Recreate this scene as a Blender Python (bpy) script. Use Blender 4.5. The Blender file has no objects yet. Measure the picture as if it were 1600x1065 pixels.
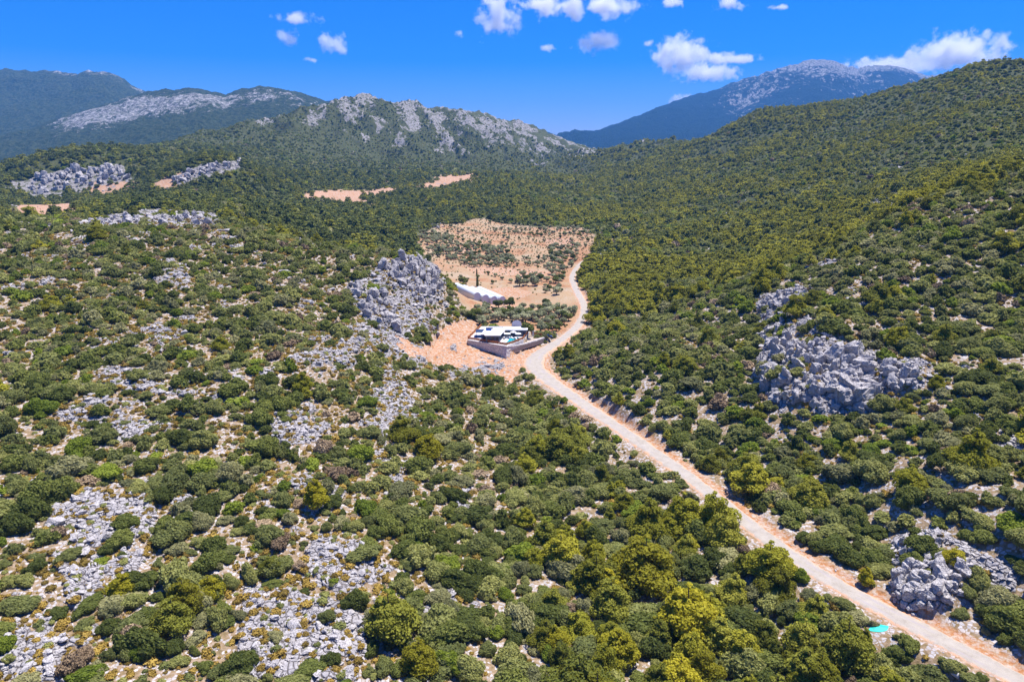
import bpy, bmesh, math, random, time
import numpy as np
from mathutils import Vector, Matrix
T0 = time.time()
C = bpy.context.scene
COL = C.collection
# ------------------------------------------------------------------ camera
H = 85.0                                   # camera height over the valley floor
F_PX, PU, PV = 1067.0, 800.0, 532.5        # focal length and centre in photo pixels
TH = math.radians(15.6)                    # pitch below the horizon
CT, ST = math.cos(TH), math.sin(TH)
cam = bpy.data.cameras.new('camera'); cam.lens = 36.0 * F_PX / 1600.0; cam.sensor_width = 36.0
cam.clip_start = 1.0; cam.clip_end = 60000.0
camo = bpy.data.objects.new('camera', cam); COL.objects.link(camo)
camo.location = (0, 0, H); camo.rotation_euler = (math.radians(90) - TH, 0, 0)
C.camera = camo
# ------------------------------------------------------------------ sky, sun, exposure
SUN_AZ, SUN_EL = math.radians(55.0), math.radians(69.0)
world = bpy.data.worlds.new('World'); C.world = world; world.use_nodes = True
wt = world.node_tree; wt.nodes.clear()
wo = wt.nodes.new('ShaderNodeOutputWorld'); wb = wt.nodes.new('ShaderNodeBackground')
sky = wt.nodes.new('ShaderNodeTexSky'); sky.sky_type = 'NISHITA'; sky.sun_disc = False
sky.sun_elevation = SUN_EL; sky.sun_rotation = SUN_AZ
sky.air_density = 1.0; sky.dust_density = 0.25; sky.ozone_density = 3.0; sky.altitude = 300
hs = wt.nodes.new('ShaderNodeHueSaturation'); hs.inputs['Saturation'].default_value = 1.45; hs.inputs['Value'].default_value = 1.0
wb.inputs[1].default_value = 0.105
tint = wt.nodes.new('ShaderNodeMix'); tint.data_type = 'RGBA'; tint.blend_type = 'MULTIPLY'; tint.inputs[0].default_value = 1.0; tint.inputs[7].default_value = (0.47, 0.50, 0.79, 1)
wt.links.new(sky.outputs[0], tint.inputs[6]); wt.links.new(tint.outputs[2], hs.inputs['Color']); wt.links.new(hs.outputs[0], wb.inputs[0]); wt.links.new(wb.outputs[0], wo.inputs[0])
sd = Vector((math.sin(SUN_AZ) * math.cos(SUN_EL), math.cos(SUN_AZ) * math.cos(SUN_EL), math.sin(SUN_EL)))
sl = bpy.data.lights.new('sun', 'SUN'); sl.energy = 4.6; sl.angle = math.radians(0.53); sl.color = (1.0, 0.955, 0.90)
so = bpy.data.objects.new('sun', sl); COL.objects.link(so); so.rotation_euler = (-sd).to_track_quat('-Z', 'Y').to_euler()
C.view_settings.view_transform = 'Standard'; C.view_settings.look = 'None'
C.view_settings.exposure = 0.97; C.view_settings.gamma = 1.0
C.cycles.use_denoising = True
C.cycles.max_bounces = 9; C.cycles.diffuse_bounces = 2; C.cycles.glossy_bounces = 2
C.cycles.volume_bounces = 8; C.cycles.transparent_max_bounces = 8
C.cycles.volume_step_rate = 1.0

# ------------------------------------------------------------------ maths
def ray(u, v):
    up = (PV - v) / F_PX
    y = CT + ST * up; z = -ST + CT * up
    return ((u - PU) / F_PX) / y, z / y            # x per y, z per y
def at_y(u, v, Y):
    a, s = ray(u, v); return (a * Y, Y, H + s * Y)
def at_z(u, v, z):
    a, s = ray(u, v); Y = (z - H) / s; return (a * Y, Y, z)
def project(x, y, z):
    f = y * CT - (z - H) * ST; up = y * ST + (z - H) * CT
    return PU + F_PX * x / f, PV - F_PX * up / f, f
_tab = {}
def perlin(x, y, seed=0):
    if seed not in _tab:
        r = np.random.RandomState(seed + 11); _tab[seed] = r.rand(256, 256).astype(np.float32) * 2 * np.pi
    t = _tab[seed]; g = (np.cos(t), np.sin(t))
    xi = np.floor(x).astype(np.int64); yi = np.floor(y).astype(np.int64); xf = x - xi; yf = y - yi
    def gr(dx, dy):
        ix = (xi + dx) & 255; iy = (yi + dy) & 255
        return g[0][ix, iy] * (xf - dx) + g[1][ix, iy] * (yf - dy)
    sx = xf * xf * xf * (xf * (xf * 6 - 15) + 10); sy = yf * yf * yf * (yf * (yf * 6 - 15) + 10)
    a = gr(0, 0) * (1 - sx) + gr(1, 0) * sx; b = gr(0, 1) * (1 - sx) + gr(1, 1) * sx
    return (a * (1 - sy) + b * sy) * 1.5
def fbm(x, y, scale, octs=4, seed=0, ridged=False):
    x = np.asarray(x, float) / scale; y = np.asarray(y, float) / scale; o = 0; amp = 1.0; tot = 0
    for k in range(octs):
        n = perlin(x + 17.3 * k, y - 9.1 * k, seed + k)
        if ridged: n = 1 - 2 * np.abs(n)
        o = o + n * amp; tot += amp; amp *= 0.5; x = x * 2.03; y = y * 2.03
    return o / tot
def sstep(a, b, x): t = np.clip((x - a) / (b - a), 0, 1); return t * t * (3 - 2 * t)

# ------------------------------------------------------------------ road centre line (surveyed from the photograph)
ROAD_PX = [(1760,1165,4.5,5.0),(1640,1090,4.2,5.0),(1560,1046,4.0,5.0),(1480,1004,3.6,5.0),(1390,957,3.2,5.0),(1300,908,2.8,5.0),(1235,867,2.4,5.2),
    (1190,834,2.2,5.2),(1140,795,2,5.2),(1080,748,1.6,5.4),(1020,705,1.2,5.6),(960,664,0.8,6.0),(905,627,0.5,7.0),(872,604,0.3,8.2),(848,586,0.2,9.5),
    (834,569,0.2,10.0),(842,553,0.3,8.5),(862,540,0.6,6.5),(884,525,1.0,5.4),(902,509,1.2,5.2),(912,491,1.3,5.2),(912,475,1.4,5.0),
    (904,460,1.5,5.0),(897,445,1.6,5.0),(894,433,1.8,4.6),(900,420,2.4,4.2),(912,408,3.4,4.0)]
rp = np.array([at_z(u, v, z) for u, v, z, w in ROAD_PX]); rw = np.array([p[3] * 0.80 for p in ROAD_PX])
def resample(P, Wd, step):
    # Catmull-Rom through the points
    out = []; n = len(P)
    for i in range(n - 1):
        p0 = P[max(i - 1, 0)]; p1 = P[i]; p2 = P[i + 1]; p3 = P[min(i + 2, n - 1)]
        k = max(2, int(np.linalg.norm(p2 - p1) / step))
        for j in range(k):
            t = j / k
            q = 0.5 * ((2 * p1) + (-p0 + p2) * t + (2 * p0 - 5 * p1 + 4 * p2 - p3) * t * t + (-p0 + 3 * p1 - 3 * p2 + p3) * t ** 3)
            out.append((*q, Wd[i] * (1 - t) + Wd[i + 1] * t))
    out.append((*P[-1], Wd[-1])); return np.array(out)
ROAD = resample(rp, rw, 2.0)

# ------------------------------------------------------------------ terrain control points
CP = []
def v_(u, v, Y=None, z=None): CP.append(at_y(u, v, Y) if z is None else at_z(u, v, z))
def h_(u, Y, z, vref=400):
    a, s = ray(u, vref); CP.append((a * Y, Y, z))
for p in ROAD[::6]: CP.append(tuple(p[:3]))
for u, v, z in [(0,1065,4),(-250,1065,8),(400,1065,1),(800,1065,-2),(1200,1065,-2),(1450,1065,0),(1200,960,-1),(0,900,8),(-200,900,12),(300,900,5),(600,900,1),(850,900,-3),
    (1050,900,-2),(0,780,12),(0,700,15),(-200,700,20),(300,700,12),(500,760,7),(600,700,6),(750,720,-1),(880,700,-2),(0,560,23),(-200,560,28),(200,560,22),(400,560,20),
    (550,580,16),(640,620,7),(720,640,1),(720,600,2.5),(800,620,-1),(0,450,34),(-200,450,38),(200,450,33),(400,450,30),(520,450,27),(600,450,25),(640,480,18),(660,510,13),(690,530,7.5),
    (560,500,20),(640,560,9),(0,345,47),(-200,345,50),(150,343,46),
    (680,350,7),(800,355,5),(920,358,8),(700,400,2),(860,400,2),(700,440,1.5),(850,440,1),(760,470,1.2),(860,480,1.2),
    (720,515,4.2),(780,540,3.5),(820,512,4.2),(740,550,2.5),(780,580,0.8),
    (935,420,6),(960,460,5),(960,520,7),(905,548,3.5),(1000,600,8),(1000,560,10),(1000,480,7),
    (1450,900,5.2),(1400,860,5.5),(1600,940,7),(1750,960,14),(1600,850,14),(1350,820,5),(1600,700,20),(1750,700,27),(1450,720,16),(1300,780,5),(1200,740,4.5),(1100,680,4.0),
    (1600,560,30),(1600,500,35),(1750,500,42),(1450,560,27),(1300,640,15),(1200,600,14),(1100,600,12),(1300,500,29),(1200,520,19),(1100,500,15),(1450,450,40),(1280,480,31),(1220,640,12),(1370,650,16)]:
    v_(u, v, z=z)
for u, v, Y in [(330,343,400),(450,371,385),(560,396,372),(630,407,352),(680,430,345),(722,476,332),(745,502,325),
    (0,325,700),(100,325,700),(300,330,500),(300,312,680),(180,335,500),(300,287,850),(240,285,880),(360,262,880),(300,258,900),(100,300,930),(100,268,960),(200,300,900),(40,280,950),(0,300,900),(-200,300,900),
    (300,240,1300),(450,185,1950),(350,215,1700),(380,205,1800),(250,230,1650),(130,257,1450),(0,281,1300),(-200,300,1250),(500,340,600),(560,350,640),(620,370,570),(510,305,1000),(600,300,1080),
    (400,310,850),(400,270,1250),(500,260,1500),(600,240,1800),(640,330,800),(660,340,740),(520,172,2150),(590,155,2300),(650,172,2350),(700,175,2450),(770,190,2550),(850,211,2750),(920,246,2950),
    (1000,262,3100),(590,200,2000),(700,225,2000),(800,235,2150),
    (760,264,1700),(860,262,1950),(700,285,1250),(740,278,1350),(750,310,950),(850,285,1350),(850,330,850),(800,340,820),(700,338,790),
    (1000,500,330),(1100,470,315),(1200,438,305),(1300,405,295),(1400,335,345),(1500,290,385),(1600,255,420),(1750,230,460),(1300,378,430),(1200,400,470),(1100,420,470),(1400,298,540),(1500,258,590),
    (1600,228,600),(1200,300,800),(1200,240,1150),(1350,200,1150),(1350,270,750),(1500,200,750),(1600,180,740),(1600,140,900),(1750,160,760),
    (1190,178,1500),(1230,181,1450),(1300,168,1350),(1400,143,1250),(1480,120,1180),(1510,108,1120),(1600,108,1050),(1750,112,1000),(1140,206,1620),(1100,225,1720),
    (1090,228,1850),(1040,228,1900),(980,240,1950),(930,249,2000),(880,262,2100),(900,275,1600),(1000,290,1250),(1100,260,1300),(1000,340,800),(1000,400,520),(940,340,850),(1100,340,750),(1000,430,460)]:
    v_(u, v, Y=Y)
for u, Y, z in [(0,520,36),(200,470,38),(450,470,22),(560,440,10),(640,430,5),(700,400,4),(-300,200,45),(0,1900,10),(130,2100,20),(250,2300,30),(450,2600,80),(590,3000,120),(700,3200,120),
    (850,3500,60),(1190,1900,110),(1400,1700,130),(1600,1500,150),(1040,2400,50),(1250,370,25),(1400,410,48),(400,60,2),(800,60,0),(1200,60,2),(800,25,0),(300,25,8),(1300,25,8),
    (0,3000,20),(400,4000,40),(800,5000,50),(1300,3500,80),(1700,3000,120),(0,8000,60),(800,12000,60),(1600,8000,80),(1600,40,10),(0,40,10)]:
    h_(u, Y, z)
CP = np.array(CP)
def pc(x, y):
    return np.stack([np.arctan2(x, y) * 1.6, np.log(np.hypot(x, y))], -1)
_c = pc(CP[:, 0], CP[:, 1]); MQ = 0.07
_d = np.sqrt(((_c[:, None] - _c[None]) ** 2).sum(-1) + MQ * MQ)
_n = len(CP); _A = np.zeros((_n + 3, _n + 3)); _A[:_n, :_n] = -_d + np.eye(_n) * 0.004
_A[:_n, _n] = 1; _A[:_n, _n + 1:] = _c; _A[_n:, :_n] = _A[:_n, _n:].T
# heights are interpolated as signed-log so far relief does not ring into the near ground
def enc(z): return np.sign(z) * np.log1p(np.abs(z) / 25.0)
def dec(q): return np.sign(q) * 25.0 * np.expm1(np.abs(q))
_w = np.linalg.solve(_A, np.concatenate([enc(CP[:, 2]), [0, 0, 0]]))
def base_z(q):                               # q: (N,2) in pc space
    out = np.empty(len(q)); c32 = _c.astype(np.float32); w = _w[:_n].astype(np.float32)
    for i in range(0, len(q), 20000):
        qq = q[i:i + 20000].astype(np.float32)
        d = np.sqrt((qq[:, None, 0] - c32[None, :, 0]) ** 2 + (qq[:, None, 1] - c32[None, :, 1]) ** 2 + np.float32(MQ * MQ))
        out[i:i + 20000] = -(d @ w) + _w[_n] + q[i:i + 20000] @ _w[_n + 1:]
    return dec(out)

# ------------------------------------------------------------------ polar height grid
PH_MAX = math.radians(57)
phi_f = np.linspace(-PH_MAX, PH_MAX, 900)
phi_b = np.linspace(PH_MAX, 2 * math.pi - PH_MAX, 26)[1:]
r_g = np.concatenate([np.geomspace(14, 85, 40)[:-1], np.geomspace(85, 700, 520)[:-1], np.geomspace(700, 3300, 330)[:-1], np.geomspace(3300, 14000, 40)])
NR, NP = len(r_g), len(phi_f)
PG, RG = np.meshgrid(phi_f, r_g)             # (NR, NP)
XG, YG = RG * np.sin(PG), RG * np.cos(PG)
ZG = base_z(np.stack([PG.ravel() * 1.6, np.log(RG.ravel())], -1)).reshape(NR, NP)
ZB = ZG.copy()
# relief
rough = sstep(60, 400, RG)
ZG += fbm(XG, YG, 38, 3, 3) * (1.6 + 1.2 * rough) + fbm(XG, YG, 9, 3, 9) * 0.55
far = sstep(450, 1300, RG)
ZG += fbm(XG, YG, 260, 5, 21, True) * 11 * far * sstep(2, 40, ZB)
# the rocky ridge: ribs running down from its crest
rid = sstep(1550, 1900, YG) * sstep(1100, 600, XG + (YG - 2000) * 0.1) * (XG < 420)
ZG += rid * ((fbm(XG * 1.0 + YG * 0.35, YG * 0.5, 170, 5, 33, True) - 0.50) * 40 + fbm(XG, YG, 45, 3, 5, True) * 9)
# craggy steps on the right slope and on the end of the left hill
U0, V0, _f0 = project(XG, YG, ZG)
def bulge(cu, cv, ru, rv, hgt, r0, r1):
    global ZG
    d = np.hypot((U0 - cu) / ru, (V0 - cv) / rv); ZG = ZG + hgt * sstep(1.0, 0.55, d) * ((RG > r0) & (RG < r1)) * (0.8 + 0.5 * fbm(XG, YG, 8, 3, 95, True))
bulge(1275, 560, 110, 95, 3.2, 120, 330); bulge(1410, 585, 60, 50, 2.2, 120, 330); bulge(1460, 900, 75, 70, 2.2, 80, 180); bulge(640, 430, 70, 50, 1.6, 250, 420)
# road bed and verge
def path_dist(X, Y, P):
    best = np.full(X.shape, 1e9); idx = np.zeros(X.shape, int); side = np.zeros(X.shape)
    for i in range(len(P) - 1):
        ax, ay = P[i, 0], P[i, 1]; dx, dy = P[i + 1, 0] - ax, P[i + 1, 1] - ay; L2 = dx * dx + dy * dy + 1e-9
        t = np.clip(((X - ax) * dx + (Y - ay) * dy) / L2, 0, 1)
        ex, ey = X - ax - t * dx, Y - ay - t * dy; d = np.hypot(ex, ey); m = d < best
        best[m] = d[m]; idx[m] = i; side[m] = np.sign(dx * ey - dy * ex)[m]
    return best, idx, side
near = (RG < 760) & (XG > -70) & (XG < 200)
RD = np.full(ZG.shape, 1e3); RI = np.zeros(ZG.shape, int); RS = np.zeros(ZG.shape)
RD[near], RI[near], RS[near] = path_dist(XG[near], YG[near], ROAD)
hw = ROAD[RI, 3] / 2
wgt = 1 - sstep(hw + 1.2, hw + 7.0, RD)
uphill = (RS < 0)
wgt = np.where(uphill, 1 - sstep(hw + 0.8, hw + 4.0, RD), wgt)
ZG = ZG * (1 - wgt) + (ROAD[RI, 2] - 0.12 + 0.25 * fbm(XG, YG, 2.2, 2, 40) * sstep(hw - 1, hw + 1.5, RD)) * wgt
# levelled plot of the villa and of the greenhouses
PLOT_Z = 5.4
PLOT = np.array([at_z(u, v, PLOT_Z)[:2] for u, v in [(730, 532), (763, 537), (790, 540), (818, 529), (828, 515), (790, 512), (752, 510)]])
def in_poly(X, Y, P):
    c = np.zeros(np.shape(X), bool); n = len(P); j = n - 1
    for i in range(n):
        xi, yi, xj, yj = P[i][0], P[i][1], P[j][0], P[j][1]
        with np.errstate(divide='ignore', invalid='ignore'):
            c ^= ((yi > Y) != (yj > Y)) & (X < (xj - xi) * (Y - yi) / (yj - yi + 1e-12) + xi)
        j = i
    return c
def poly_dist(X, Y, P):
    d, _, _ = path_dist(X, Y, np.array([list(p[:2]) + [0, 0] for p in list(P) + [P[0]]]))
    return np.where(in_poly(X, Y, P), -d, d)
pd = np.full(ZG.shape, 1e3); pd[near] = poly_dist(XG[near], YG[near], PLOT)
w2 = 1 - sstep(0.2, 1.0, pd); ZG = ZG * (1 - w2) + (PLOT_Z - 0.1) * w2
TERR = np.array([at_z(u, v, 3.2)[:2] for u, v in [(794, 540), (820, 537), (850, 528), (858, 523), (846, 517), (829, 515), (827, 517), (817, 529)]])
td = np.full(ZG.shape, 1e3); td[near] = poly_dist(XG[near], YG[near], TERR)
w3 = (1 - sstep(0.0, 1.2, td)) * (1 - w2); ZG = ZG * (1 - w3) + 3.0 * w3
WALL_TOP = [(731,531.5,5.3),(747,534,5.3),(763,536.5,5.3),(778,539,5.25),(792,541.5,5.1),(806,540,4.2),(820,537,3.5),(836,532.5,3.5),(850,527.5,3.4)]
WALL_BOT = [(729,534,3.9),(747,541,2.6),(765,549,1.3),(779,555,0.6),(791,560,0.3),(807,552,0.4),(823,544,0.6),(840,536.5,0.9),(857,530,1.3)]
WT = np.array([at_z(*p) for p in WALL_TOP]); WB = np.array([at_z(*p) for p in WALL_BOT])
def fine_(P, k=12): t = np.linspace(0, len(P) - 1, (len(P) - 1) * k + 1); i = np.minimum(t.astype(int), len(P) - 2); f = (t - i)[:, None]; return P[i] * (1 - f) + P[i + 1] * f
def near_(x, y, P): d2 = (x[:, None] - P[None, :, 0]) ** 2 + (y[:, None] - P[None, :, 1]) ** 2; i = d2.argmin(1); return np.sqrt(d2[np.arange(len(x)), i]), P[i, 2]
FT, FB = fine_(WT), fine_(WB); wb_ = near & (np.abs(XG + 3) < 30) & (YG > 245) & (YG < 300); xx, yy = XG[wb_], YG[wb_]
dT, zT = near_(xx, yy, FT); dB, zB = near_(xx, yy, FB); insW = in_poly(xx, yy, np.concatenate([WT[:, :2], WB[::-1, :2]])); insP = in_poly(xx, yy, PLOT) | in_poly(xx, yy, TERR)
zz = ZG[wb_]; zface = (zT * dB + zB * dT) / (dT + dB + 1e-6) - 0.9
lowz = (insW | ((dT < 1.7) & insP)) ; zz = np.where(lowz, np.minimum(zz, np.minimum(zface, zB - 0.3)), zz); outw = (~insW) & (~insP) & (dB > 0.0) & (yy < np.interp(xx, WB[:, 0], WB[:, 1])); zz = np.where(outw, np.minimum(zz, zB - 0.05 + 0.10 * dB), zz); ZG[wb_] = zz
UV_U, UV_V, UV_F = project(XG, YG, ZG)
# visibility from the air (used to leave out what nothing shows)
SL = (ZG - H) / RG
HOR = np.maximum.accumulate(np.concatenate([np.full((1, NP), -9.0), SL[:-1]]), 0)
def vis(extra):                                # visible when something `extra` m tall stands there
    return (ZG + extra - H) / RG > HOR - 0.010
def g_idx(x, y):
    ph = np.arctan2(x, y); r = np.hypot(x, y)
    fi = (ph + PH_MAX) / (2 * PH_MAX) * (NP - 1); fr = np.interp(np.log(r), np.log(r_g), np.arange(NR))
    return np.clip(fi, 0, NP - 1.001), np.clip(fr, 0, NR - 1.001)
def samp(G, x, y):
    fi, fr = g_idx(np.asarray(x, float), np.asarray(y, float)); i = fi.astype(int); j = fr.astype(int); a = fi - i; b = fr - j
    return (G[j, i] * (1 - a) + G[j, i + 1] * a) * (1 - b) + (G[j + 1, i] * (1 - a) + G[j + 1, i + 1] * a) * b
def ground_at(x, y): return samp(ZG, x, y)
def hit(u, v):                                 # photo point -> point on the ground
    a, s = ray(u, v); k = math.hypot(a, 1); ph = math.atan2(a, 1); i = int(round((ph + PH_MAX) / (2 * PH_MAX) * (NP - 1)))
    i = min(max(i, 0), NP - 1); zr = H + s / k * r_g; m = np.nonzero((ZG[:, i] >= zr) & (r_g > 60))[0]
    j = m[0] if len(m) else NR - 1
    if j > 0 and len(m):
        d0 = zr[j - 1] - ZG[j - 1, i]; d1 = ZG[j, i] - zr[j]; t = d0 / max(d0 + d1, 1e-6); r = r_g[j - 1] * (1 - t) + r_g[j] * t
    else: r = r_g[j]
    x, y = r * math.sin(ph), r * math.cos(ph)
    return x, y, float(ground_at(x, y))
# ------------------------------------------------------------------ helpers: meshes, materials
def new_mesh(name, V, F, mats=(), mi=None, smooth=False):
    V = np.asarray(V, np.float32); me = bpy.data.meshes.new(name)
    if isinstance(F, np.ndarray):
        n, k = F.shape; me.vertices.add(len(V)); me.vertices.foreach_set('co', V.ravel())
        me.loops.add(n * k); me.loops.foreach_set('vertex_index', F.astype(np.int32).ravel())
        me.polygons.add(n); me.polygons.foreach_set('loop_start', np.arange(0, n * k, k, dtype=np.int32))
        me.update(calc_edges=True)
    else:
        me.from_pydata([tuple(map(float, v)) for v in V], [], [tuple(f) for f in F]); me.update()
    for m in mats: me.materials.append(m)
    if mi is not None: me.polygons.foreach_set('material_index', np.asarray(mi, np.int32))
    me.polygons.foreach_set('use_smooth', np.full(len(me.polygons), smooth)); me.update()
    return me
def link(name, data, parent=None, label=None, cat=None, group=None, kind=None, loc=None):
    o = bpy.data.objects.new(name, data); COL.objects.link(o)
    if parent is not None: o.parent = parent
    if loc is not None: o.location = loc
    if label: o['label'] = label
    if cat: o['category'] = cat
    if group: o['group'] = group
    if kind: o['kind'] = kind
    return o
class NT:
    def __init__(s, name, rough=0.9, spec=0.2):
        s.m = bpy.data.materials.new(name); s.m.use_nodes = True; s.t = s.m.node_tree
        s.b = s.t.nodes['Principled BSDF']; s.b.inputs['Roughness'].default_value = rough; s.b.inputs['Specular IOR Level'].default_value = spec
        s.o = s.t.nodes['Material Output']; s._geo = None
    def n(s, typ, **kw):
        x = s.t.nodes.new(typ)
        for k, v in kw.items(): setattr(x, k, v)
        return x
    def put(s, sock, val):
        if hasattr(val, 'links') or isinstance(val, bpy.types.NodeSocket): s.t.links.new(val, sock)
        elif isinstance(val, (tuple, list)) and len(val) == 3 and sock.type == 'RGBA': sock.default_value = (*val, 1)
        else: sock.default_value = val
    def pos(s):
        if s._geo is None: s._geo = s.n('ShaderNodeNewGeometry')
        return s._geo.outputs['Position']
    def noise(s, scale, detail=4, rough=0.55, vec=None, dist=0.0, col=False):
        x = s.n('ShaderNodeTexNoise'); x.inputs['Scale'].default_value = scale; x.inputs['Detail'].default_value = detail
        x.inputs['Roughness'].default_value = rough; x.inputs['Distortion'].default_value = dist
        s.put(x.inputs['Vector'], vec if vec is not None else s.pos()); return x.outputs['Color' if col else 'Fac']
    def vor(s, scale, vec=None, feature='F1', out='Distance', rnd=1.0):
        x = s.n('ShaderNodeTexVoronoi', feature=feature); x.inputs['Scale'].default_value = scale; x.inputs['Randomness'].default_value = rnd
        s.put(x.inputs['Vector'], vec if vec is not None else s.pos()); return x.outputs[out]
    def ramp(s, fac, stops, mode='LINEAR'):
        x = s.n('ShaderNodeValToRGB'); r = x.color_ramp; r.interpolation = mode
        while len(r.elements) < len(stops): r.elements.new(0.5)
        for e, (p, c) in zip(r.elements, stops): e.position = p; e.color = (*c, 1) if len(c) == 3 else c
        s.put(x.inputs['Fac'], fac); return x.outputs['Color']
    def mth(s, op, a, b=0.0, c=0.0, clamp=False):
        x = s.n('ShaderNodeMath', operation=op, use_clamp=clamp); s.put(x.inputs[0], a); s.put(x.inputs[1], b); s.put(x.inputs[2], c); return x.outputs[0]
    def step(s, a, b, v):
        x = s.n('ShaderNodeMapRange', interpolation_type='SMOOTHSTEP'); s.put(x.inputs['Value'], v)
        x.inputs['From Min'].default_value = a; x.inputs['From Max'].default_value = b; return x.outputs[0]
    def mix(s, f, a, b, mode='MIX'):
        x = s.n('ShaderNodeMix', data_type='RGBA', blend_type=mode); s.put(x.inputs[0], f); s.put(x.inputs[6], a); s.put(x.inputs[7], b); return x.outputs[2]
    def vscale(s, v, sc):
        x = s.n('ShaderNodeVectorMath', operation='MULTIPLY'); s.put(x.inputs[0], v); x.inputs[1].default_value = sc; return x.outputs[0]
    def attr(s, name):
        x = s.n('ShaderNodeAttribute', attribute_name=name); return x
    def bump(s, h, strength=0.5, dist=0.1):
        x = s.n('ShaderNodeBump'); x.inputs['Strength'].default_value = strength; x.inputs['Distance'].default_value = dist; s.put(x.inputs['Height'], h)
        s.t.links.new(x.outputs[0], s.b.inputs['Normal'])
    def color(s, c): s.put(s.b.inputs['Base Color'], c); return s.m
def plain(name, col, rough=0.7, spec=0.3, metal=0.0, var=0.12, vs=2.0):
    k = NT(name, rough, spec); k.b.inputs['Metallic'].default_value = metal
    lo = tuple(c * (1 - var) for c in col); hi = tuple(min(1, c * (1 + var)) for c in col)
    return k.color(k.ramp(k.noise(vs, 4), [(0.3, lo), (0.7, hi)]))

# ------------------------------------------------------------------ land cover, mapped on the ground
_j = sstep(280, 600, RG); U, V_ = UV_U + 9 * _j * fbm(XG, YG, 45, 4, 301), UV_V + 3.5 * _j * fbm(XG, YG, 45, 4, 305)
def area(poly, r0=0, r1=1e9, soft=0.0):
    return (in_poly(U, V_, poly) & (RG > r0) & (RG < r1)).astype(float)
def blur(M, n=2):
    for _ in range(n):
        P = np.pad(M, 1, mode='edge'); M = (P[:-2, 1:-1] + P[2:, 1:-1] + P[1:-1, :-2] + P[1:-1, 2:] + 2 * P[1:-1, 1:-1]) / 6
    return M
FIELD_P = [(648,372),(690,350),(760,343),(800,352),(925,358),(930,388),(905,415),(893,440),(908,465),(908,495),(880,522),(835,520),(760,510),(747,501),(724,480),(712,457),(692,432),(675,405),(655,392)]
FIELD = area(FIELD_P, 300, 1000)
ORANGE = np.zeros(ZG.shape)
for P, r0, r1 in [([(655,545),(690,512),(720,497),(750,503),(735,545),(790,545),(845,530),(842,560),(815,580),(800,600),(770,585),(700,575),(640,560),(600,530),(625,520)], 200, 420),
    ([(650,293),(688,273),(748,270),(748,284),(660,299)], 900, 2000), ([(475,297),(560,297),(660,289),(662,294),(600,304),(570,308),(590,322),(540,322),(512,312),(475,313)], 800, 1500),
    ([(8,318),(40,312),(130,318),(128,340),(16,342)], 500, 1000), ([(122,306),(150,283),(220,283),(212,303),(140,306)], 700, 1300), ([(230,294),(258,273),(294,270),(290,290),(245,297)], 700, 1200),
    ([(735,476),(812,474),(800,485),(770,492),(745,492)], 300, 700), ([(735,455),(795,448),(835,456),(815,466),(780,462)], 300, 700), ([(850,372),(895,372),(900,384),(855,386)], 300, 1000),
    ([(702,386),(712,382),(745,392),(722,402)], 300, 1000), ([(720,410),(790,418),(860,425),(850,432),(740,428)], 300, 1000)]:
    ORANGE = np.maximum(ORANGE, area(P, r0, r1))
ORANGE = blur(ORANGE, 4); FIELD = blur(FIELD, 3)
ROADSIDE = 1 - sstep(hw + 1.0, np.where(RS < 0, hw + 5.5, hw + 3.0) + 1.6 * fbm(XG, YG, 7, 2, 50), RD)
ROADSIDE[RG > 430] *= 0.5
ORANGE = np.maximum(ORANGE, np.where(RS < 0, 0.9, 0.5) * ROADSIDE)
# rock: patches of bare karst
RN = fbm(XG, YG, 26, 4, 61) + 0.45 * fbm(XG + 0.8 * YG, YG - 0.5 * XG, 14, 3, 65)
RN2 = fbm(XG, YG, 5.5, 3, 67)
left = sstep(20, -30, XG - 0.16 * YG + 20) * (YG < 460)
rn_bias = -0.62 + 0.43 * left + 0.26 * sstep(0.05, 0.2, XG / YG - 0.36) * (RG < 330)
ROCKP = np.zeros(ZG.shape)
ROCK_POLYS = [([(55,800),(130,765),(240,775),(250,830),(215,900),(120,960),(90,900)],1),([(380,900),(470,930),(560,960),(590,1065),(370,1065)],.9),([(0,930),(70,920),(110,1065),(0,1065)],.7),([(500,840),(590,850),(600,900),(540,930),(480,890)],.5),
    ([(405,640),(470,640),(500,690),(440,700)],1),([(430,560),(520,540),(560,560),(545,590),(470,600)],.6),([(540,440),(600,415),(650,400),(690,420),(690,450),(655,470),(680,520),(640,500),(610,520),(560,490)],1),
    ([(530,490),(600,520),(640,560),(600,560),(540,545)],1),([(150,570),(260,580),(320,620),(230,620),(150,600)],.8),([(590,590),(620,620),(600,680),(560,660)],.6),([(590,560),(640,580),(620,700),(640,800),(600,860),(560,780),(600,680)],.35),
    ([(135,340),(240,330),(345,335),(340,355),(140,352)],1),([(1180,470),(1250,450),(1260,500),(1300,540),(1370,560),(1380,640),(1200,650),(1170,590),(1200,530)],1),
    ([(1340,560),(1420,560),(1450,610),(1380,630)],.9),([(1400,400),(1300,440),(1200,470),(1260,490),(1420,470)],.35),([(1430,560),(1540,580),(1530,640),(1440,620)],.7),([(1400,840),(1470,835),(1590,900),(1560,960),(1400,970)],1),
    ([(1500,930),(1600,940),(1600,1060),(1520,1020)],.6),([(1500,640),(1600,640),(1600,720),(1520,700)],.4),([(1270,400),(1320,400),(1310,416),(1265,420)],.8),([(1355,310),(1410,305),(1410,335),(1350,335)],.7),
    ([(800,455),(845,450),(830,462)],0),([(0,300),(30,280),(60,265),(180,258),(200,275),(180,290),(100,305),(60,300)],1),([(0,330),(60,312),(10,312)],.5),([(262,280),(300,262),(375,252),(375,262),(310,275),(270,287)],1)]
for P, w in ROCK_POLYS: ROCKP = np.maximum(ROCKP, w * area(P))
CRAG = np.zeros(ZG.shape)
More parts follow.
